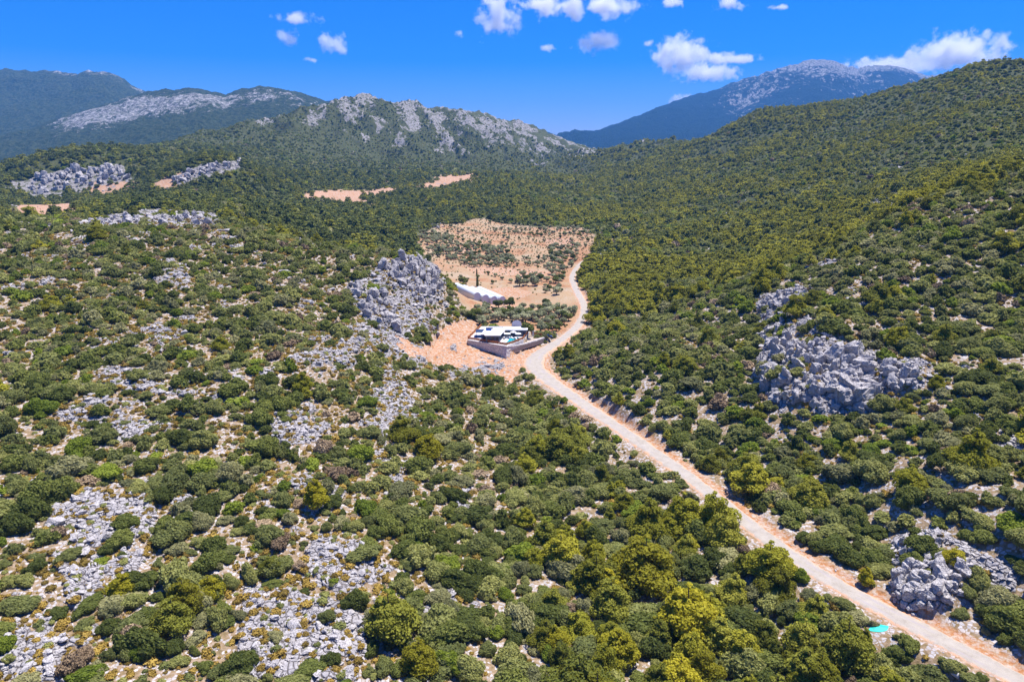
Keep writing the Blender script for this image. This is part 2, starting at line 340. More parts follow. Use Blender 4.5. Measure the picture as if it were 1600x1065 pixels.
for P in ([(1178,468),(1255,445),(1268,500),(1310,535),(1372,550),(1440,560),(1450,615),(1385,645),(1200,652),(1172,590),(1195,530)], [(1395,838),(1470,828),(1530,866),(1590,890),(1590,930),(1510,940),(1430,972),(1395,935)], [(590,415),(650,398),(692,425),(692,460),(655,475),(640,525),(600,524),(560,490),(540,445),(575,438)], [(135,340),(240,328),(350,334),(344,356),(140,356)], [(30,300),(60,266),(190,257),(205,280),(60,308)], [(262,280),(300,262),(378,250),(375,264),(280,291)]): CRAG = np.maximum(CRAG, area(P))
CRAG = blur(CRAG, 2); ROCKP = np.maximum(blur(ROCKP, 5), CRAG * 1.25)
nearm = 1 - sstep(330, 480, YG)
ROCK = sstep(-0.05, 0.25, 0.8*RN + 0.5*RN2 + rn_bias + 0.58 * ROCKP - 0.8 * FIELD) * nearm
farn = fbm(XG, YG, 60, 4, 71) + 0.6 * fbm(XG, YG, 15, 3, 72)
ROCK = np.maximum(ROCK, (1 - nearm) * sstep(0.05, 0.2, farn - 0.50 + 0.9 * ROCKP) * (1 - FIELD))
RIDGE = rid * sstep(1700, 2000, YG) * (V_ < 262)
rr = fbm(XG * 1.0 + YG * 0.3, YG * 0.35, 60, 5, 81) + 0.5 * fbm(XG, YG, 20, 3, 82)
ROCK = np.maximum(ROCK, RIDGE * sstep(-0.02, 0.16, rr + 0.10 - 0.0038 * np.clip(V_ - (150 + 0.21 * (U - 590)), 0, 200) + 0.1 * sstep(760, 560, U)))
ROCK = ROCK * (1 - ROADSIDE) * (1 - (pd < 4))
ATT = np.zeros((NR, NP, 4), np.float32)
FOREST = sstep(380, 560, YG) * (1 - FIELD)
GAP = sstep(-0.35, 0.1, RN2 + 0.3)
ATT[..., 0] = np.clip(ROCK, 0, 1); ATT[..., 1] = np.clip(ORANGE, 0, 1); ATT[..., 2] = np.clip(FIELD, 0, 1); ATT[..., 3] = FOREST

# rock ledges raise the ground a little where the bare rock is
ZG += np.clip(ROCK, 0, 1) * nearm * (0.35 + 0.9 * np.clip(fbm(XG, YG, 6, 3, 90, True), 0, 1)) * (wgt < 0.01) * (pd > 3)

# ------------------------------------------------------------------ ground material
def ground_mat():
    k = NT('ground_soil_rock', 0.95, 0.15); A = k.attr('cover'); sep = k.n('ShaderNodeSeparateColor'); k.put(sep.inputs[0], A.outputs['Color'])
    rock, orange, field, forest = sep.outputs[0], sep.outputs[1], sep.outputs[2], A.outputs['Alpha']
    nf = k.noise(0.035, 7, 0.75, k.vscale(k.pos(), (1, 1, .6))); speck = k.step(0.47, 0.60, k.noise(0.16, 4, 0.7))
    n1 = k.noise(0.9, 6, 0.65); n2 = k.noise(0.12, 4); n3 = k.noise(4.0, 4, 0.7)
    soil = k.ramp(n1, [(0.30, (0.13, 0.10, 0.05)), (0.45, (0.22, 0.155, 0.08)), (0.58, (0.30, 0.22, 0.15)), (0.72, (0.38, 0.32, 0.28))])
    orng = k.ramp(n1, [(0.30, (0.30, 0.11, 0.035)), (0.45, (0.37, 0.175, 0.075)), (0.56, (0.38, 0.26, 0.175)), (0.68, (0.46, 0.39, 0.33))])
    st = k.vor(1.5, k.mix(0.25, k.pos(), k.noise(2.0, 3, col=True), 'ADD'), 'F1', 'Color'); ss = k.n('ShaderNodeSeparateColor'); k.put(ss.inputs[0], st); se = k.vor(1.5, k.mix(0.25, k.pos(), k.noise(2.0, 3, col=True), 'ADD'), 'DISTANCE_TO_EDGE')
    stone = k.mth('MULTIPLY', k.step(0.50, 0.62, k.mth('ADD', k.mth('MULTIPLY', ss.outputs[0], 0.6), k.mth('MULTIPLY', n2, 0.4))), k.step(0.03, 0.10, se))
    soil = k.mix(stone, soil, k.mix(ss.outputs[1], (0.33, 0.31, 0.31), (0.50, 0.465, 0.46)))
    fld = k.ramp(k.mix(0.62, n1, k.noise(0.028, 6, 0.65, None, 1.0)), [(0.36, (0.25, 0.105, 0.045)), (0.47, (0.35, 0.20, 0.11)), (0.55, (0.33, 0.24, 0.145)), (0.66, (0.40, 0.31, 0.24))])
    orng = k.mix(k.mth('MULTIPLY', stone, 0.30), orng, (0.50, 0.44, 0.42))
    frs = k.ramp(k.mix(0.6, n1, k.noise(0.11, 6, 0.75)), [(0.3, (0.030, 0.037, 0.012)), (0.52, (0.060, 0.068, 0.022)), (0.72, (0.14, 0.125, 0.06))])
    crack = k.vor(0.75, k.mix(0.12, k.pos(), k.noise(1.1, 3, col=True), 'ADD'), 'DISTANCE_TO_EDGE')
    crack2 = k.vor(2.3, None, 'DISTANCE_TO_EDGE')
    rk = k.ramp(k.noise(1.7, 6, 0.7), [(0.3, (0.22, 0.205, 0.205)), (0.5, (0.35, 0.33, 0.335)), (0.72, (0.45, 0.43, 0.43))])
    rk = k.mix(k.step(0.10, 0.0, crack), rk, (0.09, 0.075, 0.07)); rk = k.mix(k.mth('MULTIPLY', k.step(0.07, 0.0, crack2), 0.6), rk, (0.14, 0.12, 0.11))
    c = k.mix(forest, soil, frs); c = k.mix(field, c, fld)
    og = k.step(0.35, 0.75, k.mth('ADD', orange, k.mth('MULTIPLY', k.mth('SUBTRACT', n1, 0.5), 0.9)))
    c = k.mix(og, c, orng)
    rm = k.step(0.42, 0.58, k.mth('ADD', k.mth('ADD', rock, k.mth('MULTIPLY', k.mth('SUBTRACT', n1, 0.5), 0.9)), k.mth('MULTIPLY', forest, k.mth('MULTIPLY', k.mth('SUBTRACT', nf, 0.56), 3.2))))
    rm = k.mth('MULTIPLY', rm, k.mth('SUBTRACT', 1.0, k.mth('MULTIPLY', k.mth('MULTIPLY', forest, speck), 0.97)))
    c = k.mix(rm, c, rk)
    k.bump(k.mth('ADD', k.mth('MULTIPLY', n1, 1.2), k.mth('MULTIPLY', k.mth('MINIMUM', crack, 0.15), k.mth('MULTIPLY', rm, 5.0))), 0.9, 0.35)
    return k.color(c)
M_GROUND = ground_mat()
def build_ground():
    # a full sheet: the surveyed sector plus a coarse sector behind the camera
    zb = []; n = len(phi_b); ZL, ZR_ = ZG[:, -1], ZG[:, 0]; extra = []
    for i, p in enumerate(phi_b[:-1]):
        w = (i + 1) / n; z = ZL * (1 - w) + ZR_ * w; extra.append(np.stack([r_g * np.sin(p), r_g * np.cos(p), z], -1))
    E = np.stack(extra, 1); F = np.stack([XG, YG, ZG], -1); Pm = np.concatenate([F, E], 1); nc = Pm.shape[1]
    V = Pm.reshape(-1, 3); i = np.arange((NR - 1) * nc); r, c = i // nc, i % nc; c2 = (c + 1) % nc
    Q = np.stack([r * nc + c, (r + 1) * nc + c, (r + 1) * nc + c2, r * nc + c2], -1)[:, ::-1]
    V = np.concatenate([V, [[0, 0, float(ZG[0].mean())]]]); ctr = len(V) - 1
    me = new_mesh('ground', V, Q, [M_GROUND], smooth=True)
    a = me.color_attributes.new('cover', 'FLOAT_COLOR', 'POINT')
    full = np.zeros((NR, nc, 4), np.float32); full[:, :NP] = ATT; full[:, NP:, 3] = 0.5
    a.data.foreach_set('color', np.concatenate([full.reshape(-1, 4), np.zeros((1, 4), np.float32)]).ravel())
    o = link('ground', me, kind='structure'); return o
build_ground()
tri = [(0, 0)]
# the few metres right under the drone
cv = [(float(r_g[0] * math.sin(p)), float(r_g[0] * math.cos(p)), float(samp(ZG, r_g[0] * math.sin(p), abs(r_g[0] * math.cos(p)))) ) for p in np.linspace(0, 2 * math.pi, 24, endpoint=False)]
me = new_mesh('ground_patch', cv + [(0, 0, float(ZG[0].mean()))], [(i, (i + 1) % 24, 24) for i in range(24)], [M_GROUND]); link('ground_patch', me, kind='structure')

# ------------------------------------------------------------------ far mountains
def mountain_mat(name, veg_lo, veg_hi, rock_lo, rock_hi, amt, sc, streak, bumpd):
    k = NT(name, 0.95, 0.1); p = k.vscale(k.pos(), (sc, sc, sc)); ps = k.vscale(k.pos(), (sc, sc * 0.8, sc * streak))
    at = k.attr('bare').outputs['Fac']
    big = k.noise(0.0022, 4, 0.6, p); mid = k.noise(0.016, 8, 0.78, ps, 0.4); fine = k.noise(0.06, 5, 0.7, p)
    veg = k.mix(k.step(0.4, 0.62, fine), veg_lo, veg_hi); rk = k.mix(k.step(0.35, 0.65, fine), rock_lo, rock_hi)
    m = k.mth('ADD', k.mth('ADD', k.mth('MULTIPLY', big, 0.55), k.mth('MULTIPLY_ADD', mid, 1.5, -0.25)), k.mth('MULTIPLY', k.mth('SUBTRACT', at, 0.5), 0.75))
    rm = k.step(amt, amt + 0.07, m)
    speck = k.step(0.46, 0.56, k.noise(0.05, 5, 0.75, p)); rm = k.mth('MULTIPLY', rm, k.mth('SUBTRACT', 1.0, k.mth('MULTIPLY', speck, 0.8)))
    k.bump(k.mth('ADD', mid, k.mth('MULTIPLY', fine, 0.7)), 1.0, bumpd * 1.6)
    return k.color(k.mix(rm, veg, rk))
def ridge(name, crest, foot, base_z, mat, amp, scale, seed, bare, label=None, back=0.5, power=1.25, nr=150, step_deg=0.06):
    """crest: (u, v, Y) along the skyline; the front slope runs down to foot*Y, the back slope behind."""
    pts = np.array([(math.atan2(ray(u, v)[0], 1), Y * math.hypot(ray(u, v)[0], 1), H + ray(u, v)[1] * Y) for u, v, Y in crest])
    ph = np.arange(pts[0, 0], pts[-1, 0], math.radians(step_deg)); rc = np.interp(ph, pts[:, 0], pts[:, 1]); zc = np.interp(ph, pts[:, 0], pts[:, 2])
    ker = np.hanning(7); ker /= ker.sum(); zc = np.convolve(np.pad(zc, 3, mode='edge'), ker, 'valid')
    t = np.concatenate([np.linspace(0, 1, nr), 1 + np.linspace(0, 1, nr // 4)[1:] * back])
    T, PH = np.meshgrid(t, ph, indexing='ij'); RC = rc[None]; R = RC * (foot + (1 - foot) * T)
    h = np.where(T <= 1, T ** power, np.clip(1 - (T - 1) / back * 1.0, 0, 1)); X, Y = R * np.sin(PH), R * np.cos(PH)
    Z = base_z + (zc[None] - base_z) * h
    env = np.clip(h * (1 - 0.80 * sstep(0.72, 1.0, h)), 0.03, 1)
    n = fbm(X, Y, scale, 6, seed, True); Z += (n - 0.1) * amp * env + fbm(X, Y, scale * 0.14, 5, seed + 3, True) * amp * 0.17
    nR, nP = T.shape; i = np.arange((nR - 1) * (nP - 1)); r, c = i // (nP - 1), i % (nP - 1)
    Q = np.stack([r * nP + c, (r + 1) * nP + c, (r + 1) * nP + c + 1, r * nP + c + 1], -1)[:, ::-1]
    me = new_mesh(name, np.stack([X, Y, Z], -1).reshape(-1, 3), Q, [mat], smooth=True)
    u, v, _ = project(X, Y, Z); a = me.attributes.new('bare', 'FLOAT', 'POINT'); a.data.foreach_set('value', np.clip(bare(u, v, h), 0, 1).astype(np.float32).ravel())
    return link(name, me, kind='structure')
M_BLUE = mountain_mat('mountain_far', (0.008, 0.026, 0.022), (0.025, 0.05, 0.035), (0.42, 0.38, 0.34), (0.88, 0.82, 0.74), 0.84, 1.25, 0.25, 60)
M_HILL = mountain_mat('hill_far', (0.030, 0.050, 0.018), (0.085, 0.105, 0.040), (0.26, 0.25, 0.25), (0.60, 0.57, 0.56), 0.94, 1.0, 0.5, 22)
def gauss(x, m, s): return np.exp(-((x - m) / s) ** 2)
ridge('far_peak', [(820,262,7200),(860,232,7300),(885,213,7400),(905,207,7500),(930,208,7600),(960,198,7800),(1000,185,8000),(1050,163,8200),(1100,150,8300),(1160,130,8400),(1210,112,8500),
    (1240,103,8500),(1262,97,8500),(1290,96,8500),(1315,101,8500),(1338,109,8600),(1360,108,8900),(1390,107,9000),(1410,110,9000),(1440,119,9000),(1453,121,9000),(1470,118,9200),(1500,128,9200),(1600,160,9200),(1750,220,9200)],
    0.62, 30, M_BLUE, 170, 1500, 101, lambda u, v, h: 0.24 + 0.34 * sstep(0.84, 0.99, h) * sstep(1180, 1260, u) + 0.27 * sstep(1060, 1200, u) * sstep(0.30, 0.75, h) * (1 - 0.4 * sstep(1340, 1400, u)) + 0.15 * gauss(u, 1150, 30) * sstep(0.3, 0.6, h) + 0.15 * gauss(u, 1290, 80) * sstep(.6, .9, h), step_deg=0.045)
ridge('mid_hills', [(-420,300,3300),(-200,250,3400),(-60,222,3500),(0,216,3500),(40,208,3550),(90,190,3600),(150,172,3650),(225,149,3700),(260,143,3700),(300,141,3700),(330,146,3750),(352,151,3800),(375,143,3850),(400,138,3900),(440,142,3900),(480,152,3950),(520,166,4000),(600,190,4000),(700,230,4000)],
    0.50, -10, M_HILL, 75, 700, 111, lambda u, v, h: 0.24 + 0.62 * sstep(0.45, 0.75, h) * (1 - 0.75 * sstep(0.86, 0.97, h)) * sstep(40, 130, u) * (1 - 0.45 * sstep(345, 365, u)) + 0.12 * sstep(.2, .5, h))
ridge('far_hills', [(-420,95,5600),(-200,104,5500),(-60,110,5400),(0,113,5300),(40,114,5300),(80,112,5300),(110,118,5250),(135,115,5200),(160,117,5200),(190,127,5200),(215,142,5200),(240,155,5200),(300,185,5200),(420,240,5200)],
    0.55, 0, M_HILL, 110, 900, 121, lambda u, v, h: 0.28 + 0.50 * sstep(0.80, 0.98, h) * sstep(20, 130, u) + 0.15 * gauss(v, 175, 20))
ridge('saddle_hills', [(440,190,6200),(480,168,6200),(510,160,6200),(545,156,6200),(600,160,6200),(680,178,6200),(740,190,6300),(780,192,6300),(820,200,6400),(850,206,6400),(872,212,6400),(900,225,6400),(960,250,6400)],
    0.7, 20, M_BLUE, 60, 800, 131, lambda u, v, h: 0.2 + 0.1 * h)

# ------------------------------------------------------------------ haze
def build_haze():
    x0, x1, y0, y1, z0, z1 = -11500, 12500, -600, 15500, -80, 1180
    V = [(x, y, z) for x in (x0, x1) for y in (y0, y1) for z in (z0, z1)]
    F = [(0, 1, 3, 2), (4, 6, 7, 5), (0, 4, 5, 1), (2, 3, 7, 6), (0, 2, 6, 4), (1, 5, 7, 3)]
    m = bpy.data.materials.new('haze_air'); m.use_nodes = True; t = m.node_tree; t.nodes.clear()
    o = t.nodes.new('ShaderNodeOutputMaterial'); p = t.nodes.new('ShaderNodeVolumePrincipled')
    p.inputs['Color'].default_value = (0.12, 0.42, 1.0, 1); p.inputs['Density'].default_value = HAZE_D; p.inputs['Anisotropy'].default_value = 0.0
    t.links.new(p.outputs[0], o.inputs['Volume']); link('haze', new_mesh('haze', V, F, [m]), kind='stuff')
HAZE_D = 0.62e-4
build_haze()
# ------------------------------------------------------------------ plant and rock shapes
RNG = np.random.RandomState(7)
def ico(sub):
    bm = bmesh.new(); bmesh.ops.create_icosphere(bm, subdivisions=sub, radius=1.0)
    V = np.array([v.co[:] for v in bm.verts]); F = np.array([[v.index for v in f.verts] for f in bm.faces]); bm.free(); return V, F
ICO = {1: ico(1), 2: ico(2), 3: ico(3)}
def cloud(lobes, n, size, rng, up=0.25, stretch=1.0, shell=(0.82, 1.08), core=0.80, csub=1, clip0=True):
    """leaf clumps over a set of ellipsoid lobes, with rough cores inside; returns quads and triangles as one tri soup"""
    L = np.array(lobes, float); vol = (L[:, 3] * L[:, 4] + L[:, 3] * L[:, 5] + L[:, 4] * L[:, 5]); P = []; N = []; got = 0
    while got < n:
        k = rng.choice(len(L), n, p=vol / vol.sum()); d = rng.normal(size=(n, 3)); d[:, 2] += up; d /= np.linalg.norm(d, axis=1)[:, None]
        rr = rng.uniform(*shell, n)[:, None]; p = L[k, :3] + d * L[k, 3:] * rr
        q = ((p[:, None] - L[None, :, :3]) / L[None, :, 3:]); dist = np.sqrt((q ** 2).sum(-1)); dist[np.arange(n), k] = 9
        ok = dist.min(1) > 0.86
        if clip0: ok &= p[:, 2] > 0.0
        P.append(p[ok]); nn = d / L[k, 3:]; nn /= np.linalg.norm(nn, axis=1)[:, None]; N.append(nn[ok]); got += ok.sum()
    P = np.concatenate(P)[:n]; N = np.concatenate(N)[:n]
    N = N + rng.normal(size=N.shape) * 0.55; N /= np.linalg.norm(N, axis=1)[:, None]
    a = rng.normal(size=N.shape); A = np.cross(N, a); A /= np.linalg.norm(A, axis=1)[:, None]; B = np.cross(N, A)
    s = (size * rng.uniform(0.6, 1.35, n))[:, None]; A = A * s * stretch; B = B * s / stretch
    V = np.stack([P - A * .5 - B * .35, P + A * .5 - B * .4, P + A * .45 + B * .5, P - A * .35 + B * .45 + N * s * 0.25], 1).reshape(-1, 3)
    i = np.arange(n)[:, None] * 4; F = np.concatenate([i + [0, 1, 2], i + [0, 2, 3]])
    if core:
        cv, cf = ICO[csub]; off = len(V); VV = [V]; FF = [F]
        for l in L:
            w = cv * (1 + rng.uniform(-0.13, 0.1, (len(cv), 1))) * l[3:] * core + l[:3]
            if clip0: w[:, 2] = np.maximum(w[:, 2], -0.05)
            VV.append(w); FF.append(cf + off); off += len(w)
        V = np.concatenate(VV); F = np.concatenate(FF)
    return V, F
def shrub_geo(rng, n, size, csub=1, lobes_n=9):
    # unit shrub: about 1 across and 0.6 high, grown from several stems
    lb = [(0, 0, 0.18, 0.33, 0.33, 0.26)]
    for k in range(lobes_n):
        a = rng.uniform(0, 6.28); d = rng.uniform(0.10, 0.42); r = rng.uniform(0.075, 0.17); lb.append((d * math.cos(a), d * math.sin(a), rng.uniform(0.08, 0.26) + 0.30 * (1 - d / 0.42) * rng.uniform(.6, 1.2), r, r * rng.uniform(.8, 1.2), r * rng.uniform(0.7, 1.05)))
    return cloud(lb, n, size, rng, csub=csub, shell=(0.8, 1.28), core=0.74)
def tube(p0, p1, r0, r1, k=6):
    p0, p1 = np.array(p0, float), np.array(p1, float); d = p1 - p0; d /= np.linalg.norm(d); a = np.cross(d, [0.3, 0.9, 0.2]); a /= np.linalg.norm(a); b = np.cross(d, a)
    t = np.linspace(0, 2 * np.pi, k, endpoint=False); ring = np.cos(t)[:, None] * a + np.sin(t)[:, None] * b
    V = np.concatenate([p0 + ring * r0, p1 + ring * r1]); F = []
    for i in range(k): j = (i + 1) % k; F += [(i, j, k + j), (i, k + j, k + i)]
    for i in range(1, k - 1): F.append((k, k + i, k + i + 1))
    return V, np.array(F)
def joinp(parts):
    off = 0; VV = []; FF = []
    for v, f in parts: VV.append(v); FF.append(np.asarray(f) + off); off += len(v)
    return np.concatenate(VV), np.concatenate(FF)
def pine_geo(rng, n, size, csub=1, levels=6):
    # unit pine: 1 high; uneven rounded cone of flattened branch pads round a leaning stem
    lean = rng.uniform(-0.06, 0.06, 2); lb = []; limbs = [tube((0, 0, -0.04), (lean[0], lean[1], 0.85), 0.022, 0.006)]
    for i in range(levels):
        t = i / (levels - 1); z = 0.22 + 0.70 * t; R = (0.36 * (1 - t) ** 0.8 + 0.05) * rng.uniform(0.8, 1.15); k = max(1, int(round(5 * (1 - t) + 1.2))); a0 = rng.uniform(0, 6.28)
        for j in range(k):
            if rng.rand() < 0.12 and i > 0: continue
            a = a0 + 6.28 * j / k + rng.uniform(-.35, .35); d = R * rng.uniform(0.45, 0.8); r = R * rng.uniform(0.35, 0.52) + 0.03
            c = (lean[0] * z + d * math.cos(a), lean[1] * z + d * math.sin(a), z + rng.uniform(-0.04, 0.04)); lb.append((*c, r, r, r * rng.uniform(.5, .75)))
            limbs.append(tube((lean[0] * z, lean[1] * z, z - 0.06), c, 0.008, 0.003, 4))
    return cloud(lb, n, size, rng, up=0.5, stretch=1.15, csub=csub, core=0.74), joinp(limbs)
def olive_geo(rng, n, size, csub=1):
    lb = []; limbs = [tube((0, 0, -0.05), (0.02, 0.01, 0.26), 0.055, 0.04)]
    for k in range(8):
        a = rng.uniform(0, 6.28); d = rng.uniform(0.10, 0.32); c = (d * math.cos(a), d * math.sin(a), rng.uniform(0.36, 0.66)); r = rng.uniform(0.15, 0.24); lb.append((*c, r, r, r * 0.85)); limbs.append(tube((0.02, 0.01, 0.24), c, 0.028, 0.01, 5))
    return cloud(lb, n, size, rng, up=0.2, csub=csub, core=0.68), joinp(limbs)
def block(rng, c, dims, rot=None, npt=14):
    p = rng.uniform(-1, 1, (npt, 3)); p = p / (np.linalg.norm(p, axis=1) ** 0.5)[:, None] * 0.5 * np.array(dims); a = rng.uniform(0, 6.28) if rot is None else rot
    ca, sa = math.cos(a), math.sin(a); tx = rng.uniform(-.45, .45); cx, sx = math.cos(tx), math.sin(tx)
    p = p @ np.array([[1, 0, 0], [0, cx, sx], [0, -sx, cx]]) @ np.array([[ca, sa, 0], [-sa, ca, 0], [0, 0, 1]]) + c
    bm = bmesh.new()
    for q in p: bm.verts.new(q)
    r = bmesh.ops.convex_hull(bm, input=bm.verts[:]); bmesh.ops.delete(bm, geom=[g for g in set(r['geom_interior'] + r['geom_unused']) if isinstance(g, bmesh.types.BMVert)], context='VERTS')
    try:
        bmesh.ops.bevel(bm, geom=bm.edges[:] + bm.verts[:], offset=0.05 * min(dims), segments=1, affect='EDGES', profile=0.6, clamp_overlap=True)
    except Exception: pass
    bmesh.ops.triangulate(bm, faces=bm.faces[:]); V = np.array([v.co[:] for v in bm.verts]); bm.verts.index_update(); F = np.array([[v.index for v in f.verts] for f in bm.faces]); bm.free(); return V, F
def boulder_geo(rng, kind):
    # unit boulder group: about 1 across; fissured limestone
    if kind == 0: parts = [block(rng, (0, 0, 0.12), (0.95, 0.7, 0.6), npt=22)]
    elif kind == 1:
        a = rng.uniform(0, 3.14); d = np.array([math.cos(a), math.sin(a), 0]); parts = [block(rng, d * t + [0, 0, .08 + rng.uniform(-.05, .1)], (0.24, rng.uniform(.5, .9), rng.uniform(.35, .65)), rot=a, npt=16) for t in (-0.38, -0.13, 0.12, 0.36)]
    else: parts = [block(rng, (rng.uniform(-.34, .34), rng.uniform(-.34, .34), rng.uniform(-.02, .16)), (rng.uniform(.3, .55), rng.uniform(.25, .5), rng.uniform(.25, .5)), npt=16) for _ in range(6)]
    return joinp(parts)

# ------------------------------------------------------------------ plant materials
def leaf_mat(name, lo, mid, hi, trans=0.34):
    g_ = 1.0 if 'cushion' in name or 'lime' in name else 2.35
    lo, mid, hi = [(q[0] * g_ * 1.17, q[1] * g_ * 1.15, q[2] * g_ * 0.90) for q in (lo, mid, hi)]
    k = NT(name, 0.75, 0.18); oi = k.n('ShaderNodeObjectInfo'); f = k.mth('ADD', k.mth('MULTIPLY', oi.outputs['Random'], 0.45), k.mth('MULTIPLY', k.noise(1.1, 5, 0.8), 0.85))
    c = k.ramp(f, [(0.38, lo), (0.66, mid), (0.92, hi)]); k.color(c)
    tr = k.n('ShaderNodeBsdfTranslucent'); k.put(tr.inputs['Color'], k.mix(0.5, c, tuple(min(1, h * 1.7) for h in hi))); mx = k.n('ShaderNodeMixShader'); mx.inputs[0].default_value = trans
    k.t.links.new(k.b.outputs[0], mx.inputs[1]); k.t.links.new(tr.outputs[0], mx.inputs[2]); k.t.links.new(mx.outputs[0], k.o.inputs['Surface']); return k.m
LEAF = {'dark green': leaf_mat('leaf_dark_green', (0.024, 0.031, 0.009), (0.050, 0.060, 0.016), (0.090, 0.098, 0.028)),
    'olive green': leaf_mat('leaf_olive_green', (0.042, 0.050, 0.020), (0.085, 0.092, 0.035), (0.14, 0.14, 0.055)),
    'bright green': leaf_mat('leaf_bright_green', (0.036, 0.052, 0.008), (0.072, 0.092, 0.012), (0.11, 0.130, 0.020)),
    'grey green': leaf_mat('leaf_grey_green', (0.050, 0.055, 0.030), (0.10, 0.098, 0.055), (0.15, 0.145, 0.085)),
    'dry mauve brown': leaf_mat('leaf_dry_brown', (0.060, 0.042, 0.032), (0.11, 0.080, 0.060), (0.16, 0.122, 0.095), 0.1),
    'yellow green': leaf_mat('needle_yellow_green', (0.042, 0.044, 0.006), (0.094, 0.096, 0.010), (0.155, 0.145, 0.018), 0.35),
    'golden green': leaf_mat('needle_golden_green', (0.050, 0.050, 0.006), (0.115, 0.108, 0.008), (0.18, 0.16, 0.014), 0.35),
    'mid green': leaf_mat('needle_mid_green', (0.035, 0.042, 0.008), (0.085, 0.088, 0.014), (0.135, 0.13, 0.022), 0.3),
    'deep green': leaf_mat('needle_deep_green', (0.022, 0.032, 0.010), (0.050, 0.060, 0.018), (0.085, 0.092, 0.028), 0.25),
    'silver green': leaf_mat('leaf_silver_green', (0.065, 0.07, 0.045), (0.12, 0.125, 0.085), (0.19, 0.19, 0.14), 0.2),
    'ochre': leaf_mat('cushion_ochre', (0.13, 0.095, 0.025), (0.25, 0.17, 0.04), (0.37, 0.26, 0.07), 0.1),
    'lime': leaf_mat('leaf_lime', (0.16, 0.17, 0.01), (0.33, 0.31, 0.02), (0.5, 0.46, 0.04), 0.2)}
M_BARK = plain('bark', (0.10, 0.075, 0.055), 0.95, 0.1, vs=6)
def rock_mat():
    k = NT('limestone', 0.92, 0.15); n = k.noise(1.4, 7, 0.72); st = k.noise(5.0, 4, 0.7, k.vscale(k.pos(), (1, 1, 0.25)))
    c = k.ramp(n, [(0.30, (0.26, 0.24, 0.23)), (0.47, (0.44, 0.41, 0.40)), (0.64, (0.56, 0.53, 0.52)), (0.8, (0.46, 0.36, 0.27))])
    c = k.mix(k.mth('MULTIPLY', k.step(0.52, 0.68, st), 0.55), c, (0.24, 0.22, 0.225)); cr = k.vor(1.9, None, 'DISTANCE_TO_EDGE')
    c = k.mix(k.mth('MULTIPLY', k.step(0.06, 0.0, cr), 0.55), c, (0.11, 0.095, 0.09)); k.bump(k.mth('ADD', n, k.mth('MULTIPLY', k.mth('MINIMUM', cr, 0.12), 3.0)), 0.8, 0.25); return k.color(c)
M_ROCK = rock_mat()

# ------------------------------------------------------------------ scatter
def scatter(cell, rmin, rmax, seed, amax=1.28):
    r = np.random.RandomState(seed); xs = np.arange(-rmax * 0.80, rmax * 0.80, cell); ys = np.arange(20, rmax, cell)
    X, Y = np.meshgrid(xs, ys); X = (X + r.uniform(-.48, .48, X.shape) * cell).ravel(); Y = (Y + r.uniform(-.48, .48, Y.shape) * cell).ravel(); R = np.hypot(X, Y)
    m = (R >= rmin) & (R < rmax) & (np.abs(X) < amax * Y); return X[m], Y[m], r
VISG = vis(6.0)
def facts(x, y):
    d = {}; d['z'] = ground_at(x, y); d['rock'] = samp(ROCK, x, y); d['orange'] = samp(ORANGE, x, y); d['field'] = samp(FIELD, x, y); d['rd'] = samp(RD, x, y)
    fi, fr = g_idx(x, y); i = np.round(fi).astype(int); j = np.round(fr).astype(int); d['rs'] = RS[j, i]; d['hw'] = hw[j, i]; d['vis'] = VISG[j, i]; d['pd'] = pd[j, i]; d['crag'] = CRAG[j, i]
    u, v, f = project(x, y, d['z']); d['u'] = u; d['v'] = v
    d['vis'] = d['vis'] & (u > -420) & (u < 2020) & (v < 1220); return d
SP = []                                          # dicts of arrays per species
def put(kind, x, y, z, size, colour, extra=None): SP.append((kind, x, y, z, size, colour))
GH_P = [at_z(u, v, 1.3)[:2] for u, v in [(705, 452), (757, 450), (800, 476), (742, 484)]]
# --- near maquis
x, y, r = scatter(3.15, 60, 520, 1); d = facts(x, y); a = x / y
cl = fbm(x, y, 17, 3, 201); leftm = sstep(20, -30, x - 0.16 * y + 20)
p = 0.90 - 0.22 * leftm * sstep(40, -70, x) + 0.6 * cl - 0.66 * d['rock'] - (0.28 - 0.12 * leftm) * d['crag']
keep = (r.rand(len(x)) < p) & d['vis'] & (d['field'] < 0.25) & (d['pd'] > 3.5) & (d['orange'] < 0.25 + 0.25 * r.rand(len(x)))
keep &= d['rd'] > d['hw'] + np.where(d['rs'] < 0, 3.8, 1.9); keep &= ~((y > 480) & (cl < -0.1)) & ~in_poly(x, y, GH_P)
size = np.clip(r.lognormal(1.30, 0.40, len(x)), 1.3, 6.8) * (1 - 0.18 * d['rock'])
size[d['rd'] < d['hw'] + 4.5] = np.minimum(size[d['rd'] < d['hw'] + 4.5], 3.6)
pn = fbm(x, y, 40, 2, 205)
pine_p = np.where((a > 0.02) & (y > 330), 0.55 * sstep(-0.2, 0.4, pn + 0.5 * sstep(380, 480, y)), 0.02 + 0.22 * sstep(0.1, 0.5, pn) * (1 - leftm))
pine_p = np.where((d['u'] > 820) & (d['u'] < 1230) & (d['v'] > 800) & (d['rs'] > 0) , 0.20, pine_p)
pine_p = np.where((a < 0.0) & (y > 430), 0.55 + 0.3 * pn, pine_p); pine_p = np.where((leftm > .5) & (y < 420), 0.006, pine_p)
isp = r.rand(len(x)) < pine_p
cw = r.rand(len(x)) + 0.28 * fbm(x, y, 30, 2, 207); cols = np.where(cw < 0.34, 0, np.where(cw < 0.76, 1, np.where(cw < 0.83, 2, np.where(cw < 0.975, 3, 4))))
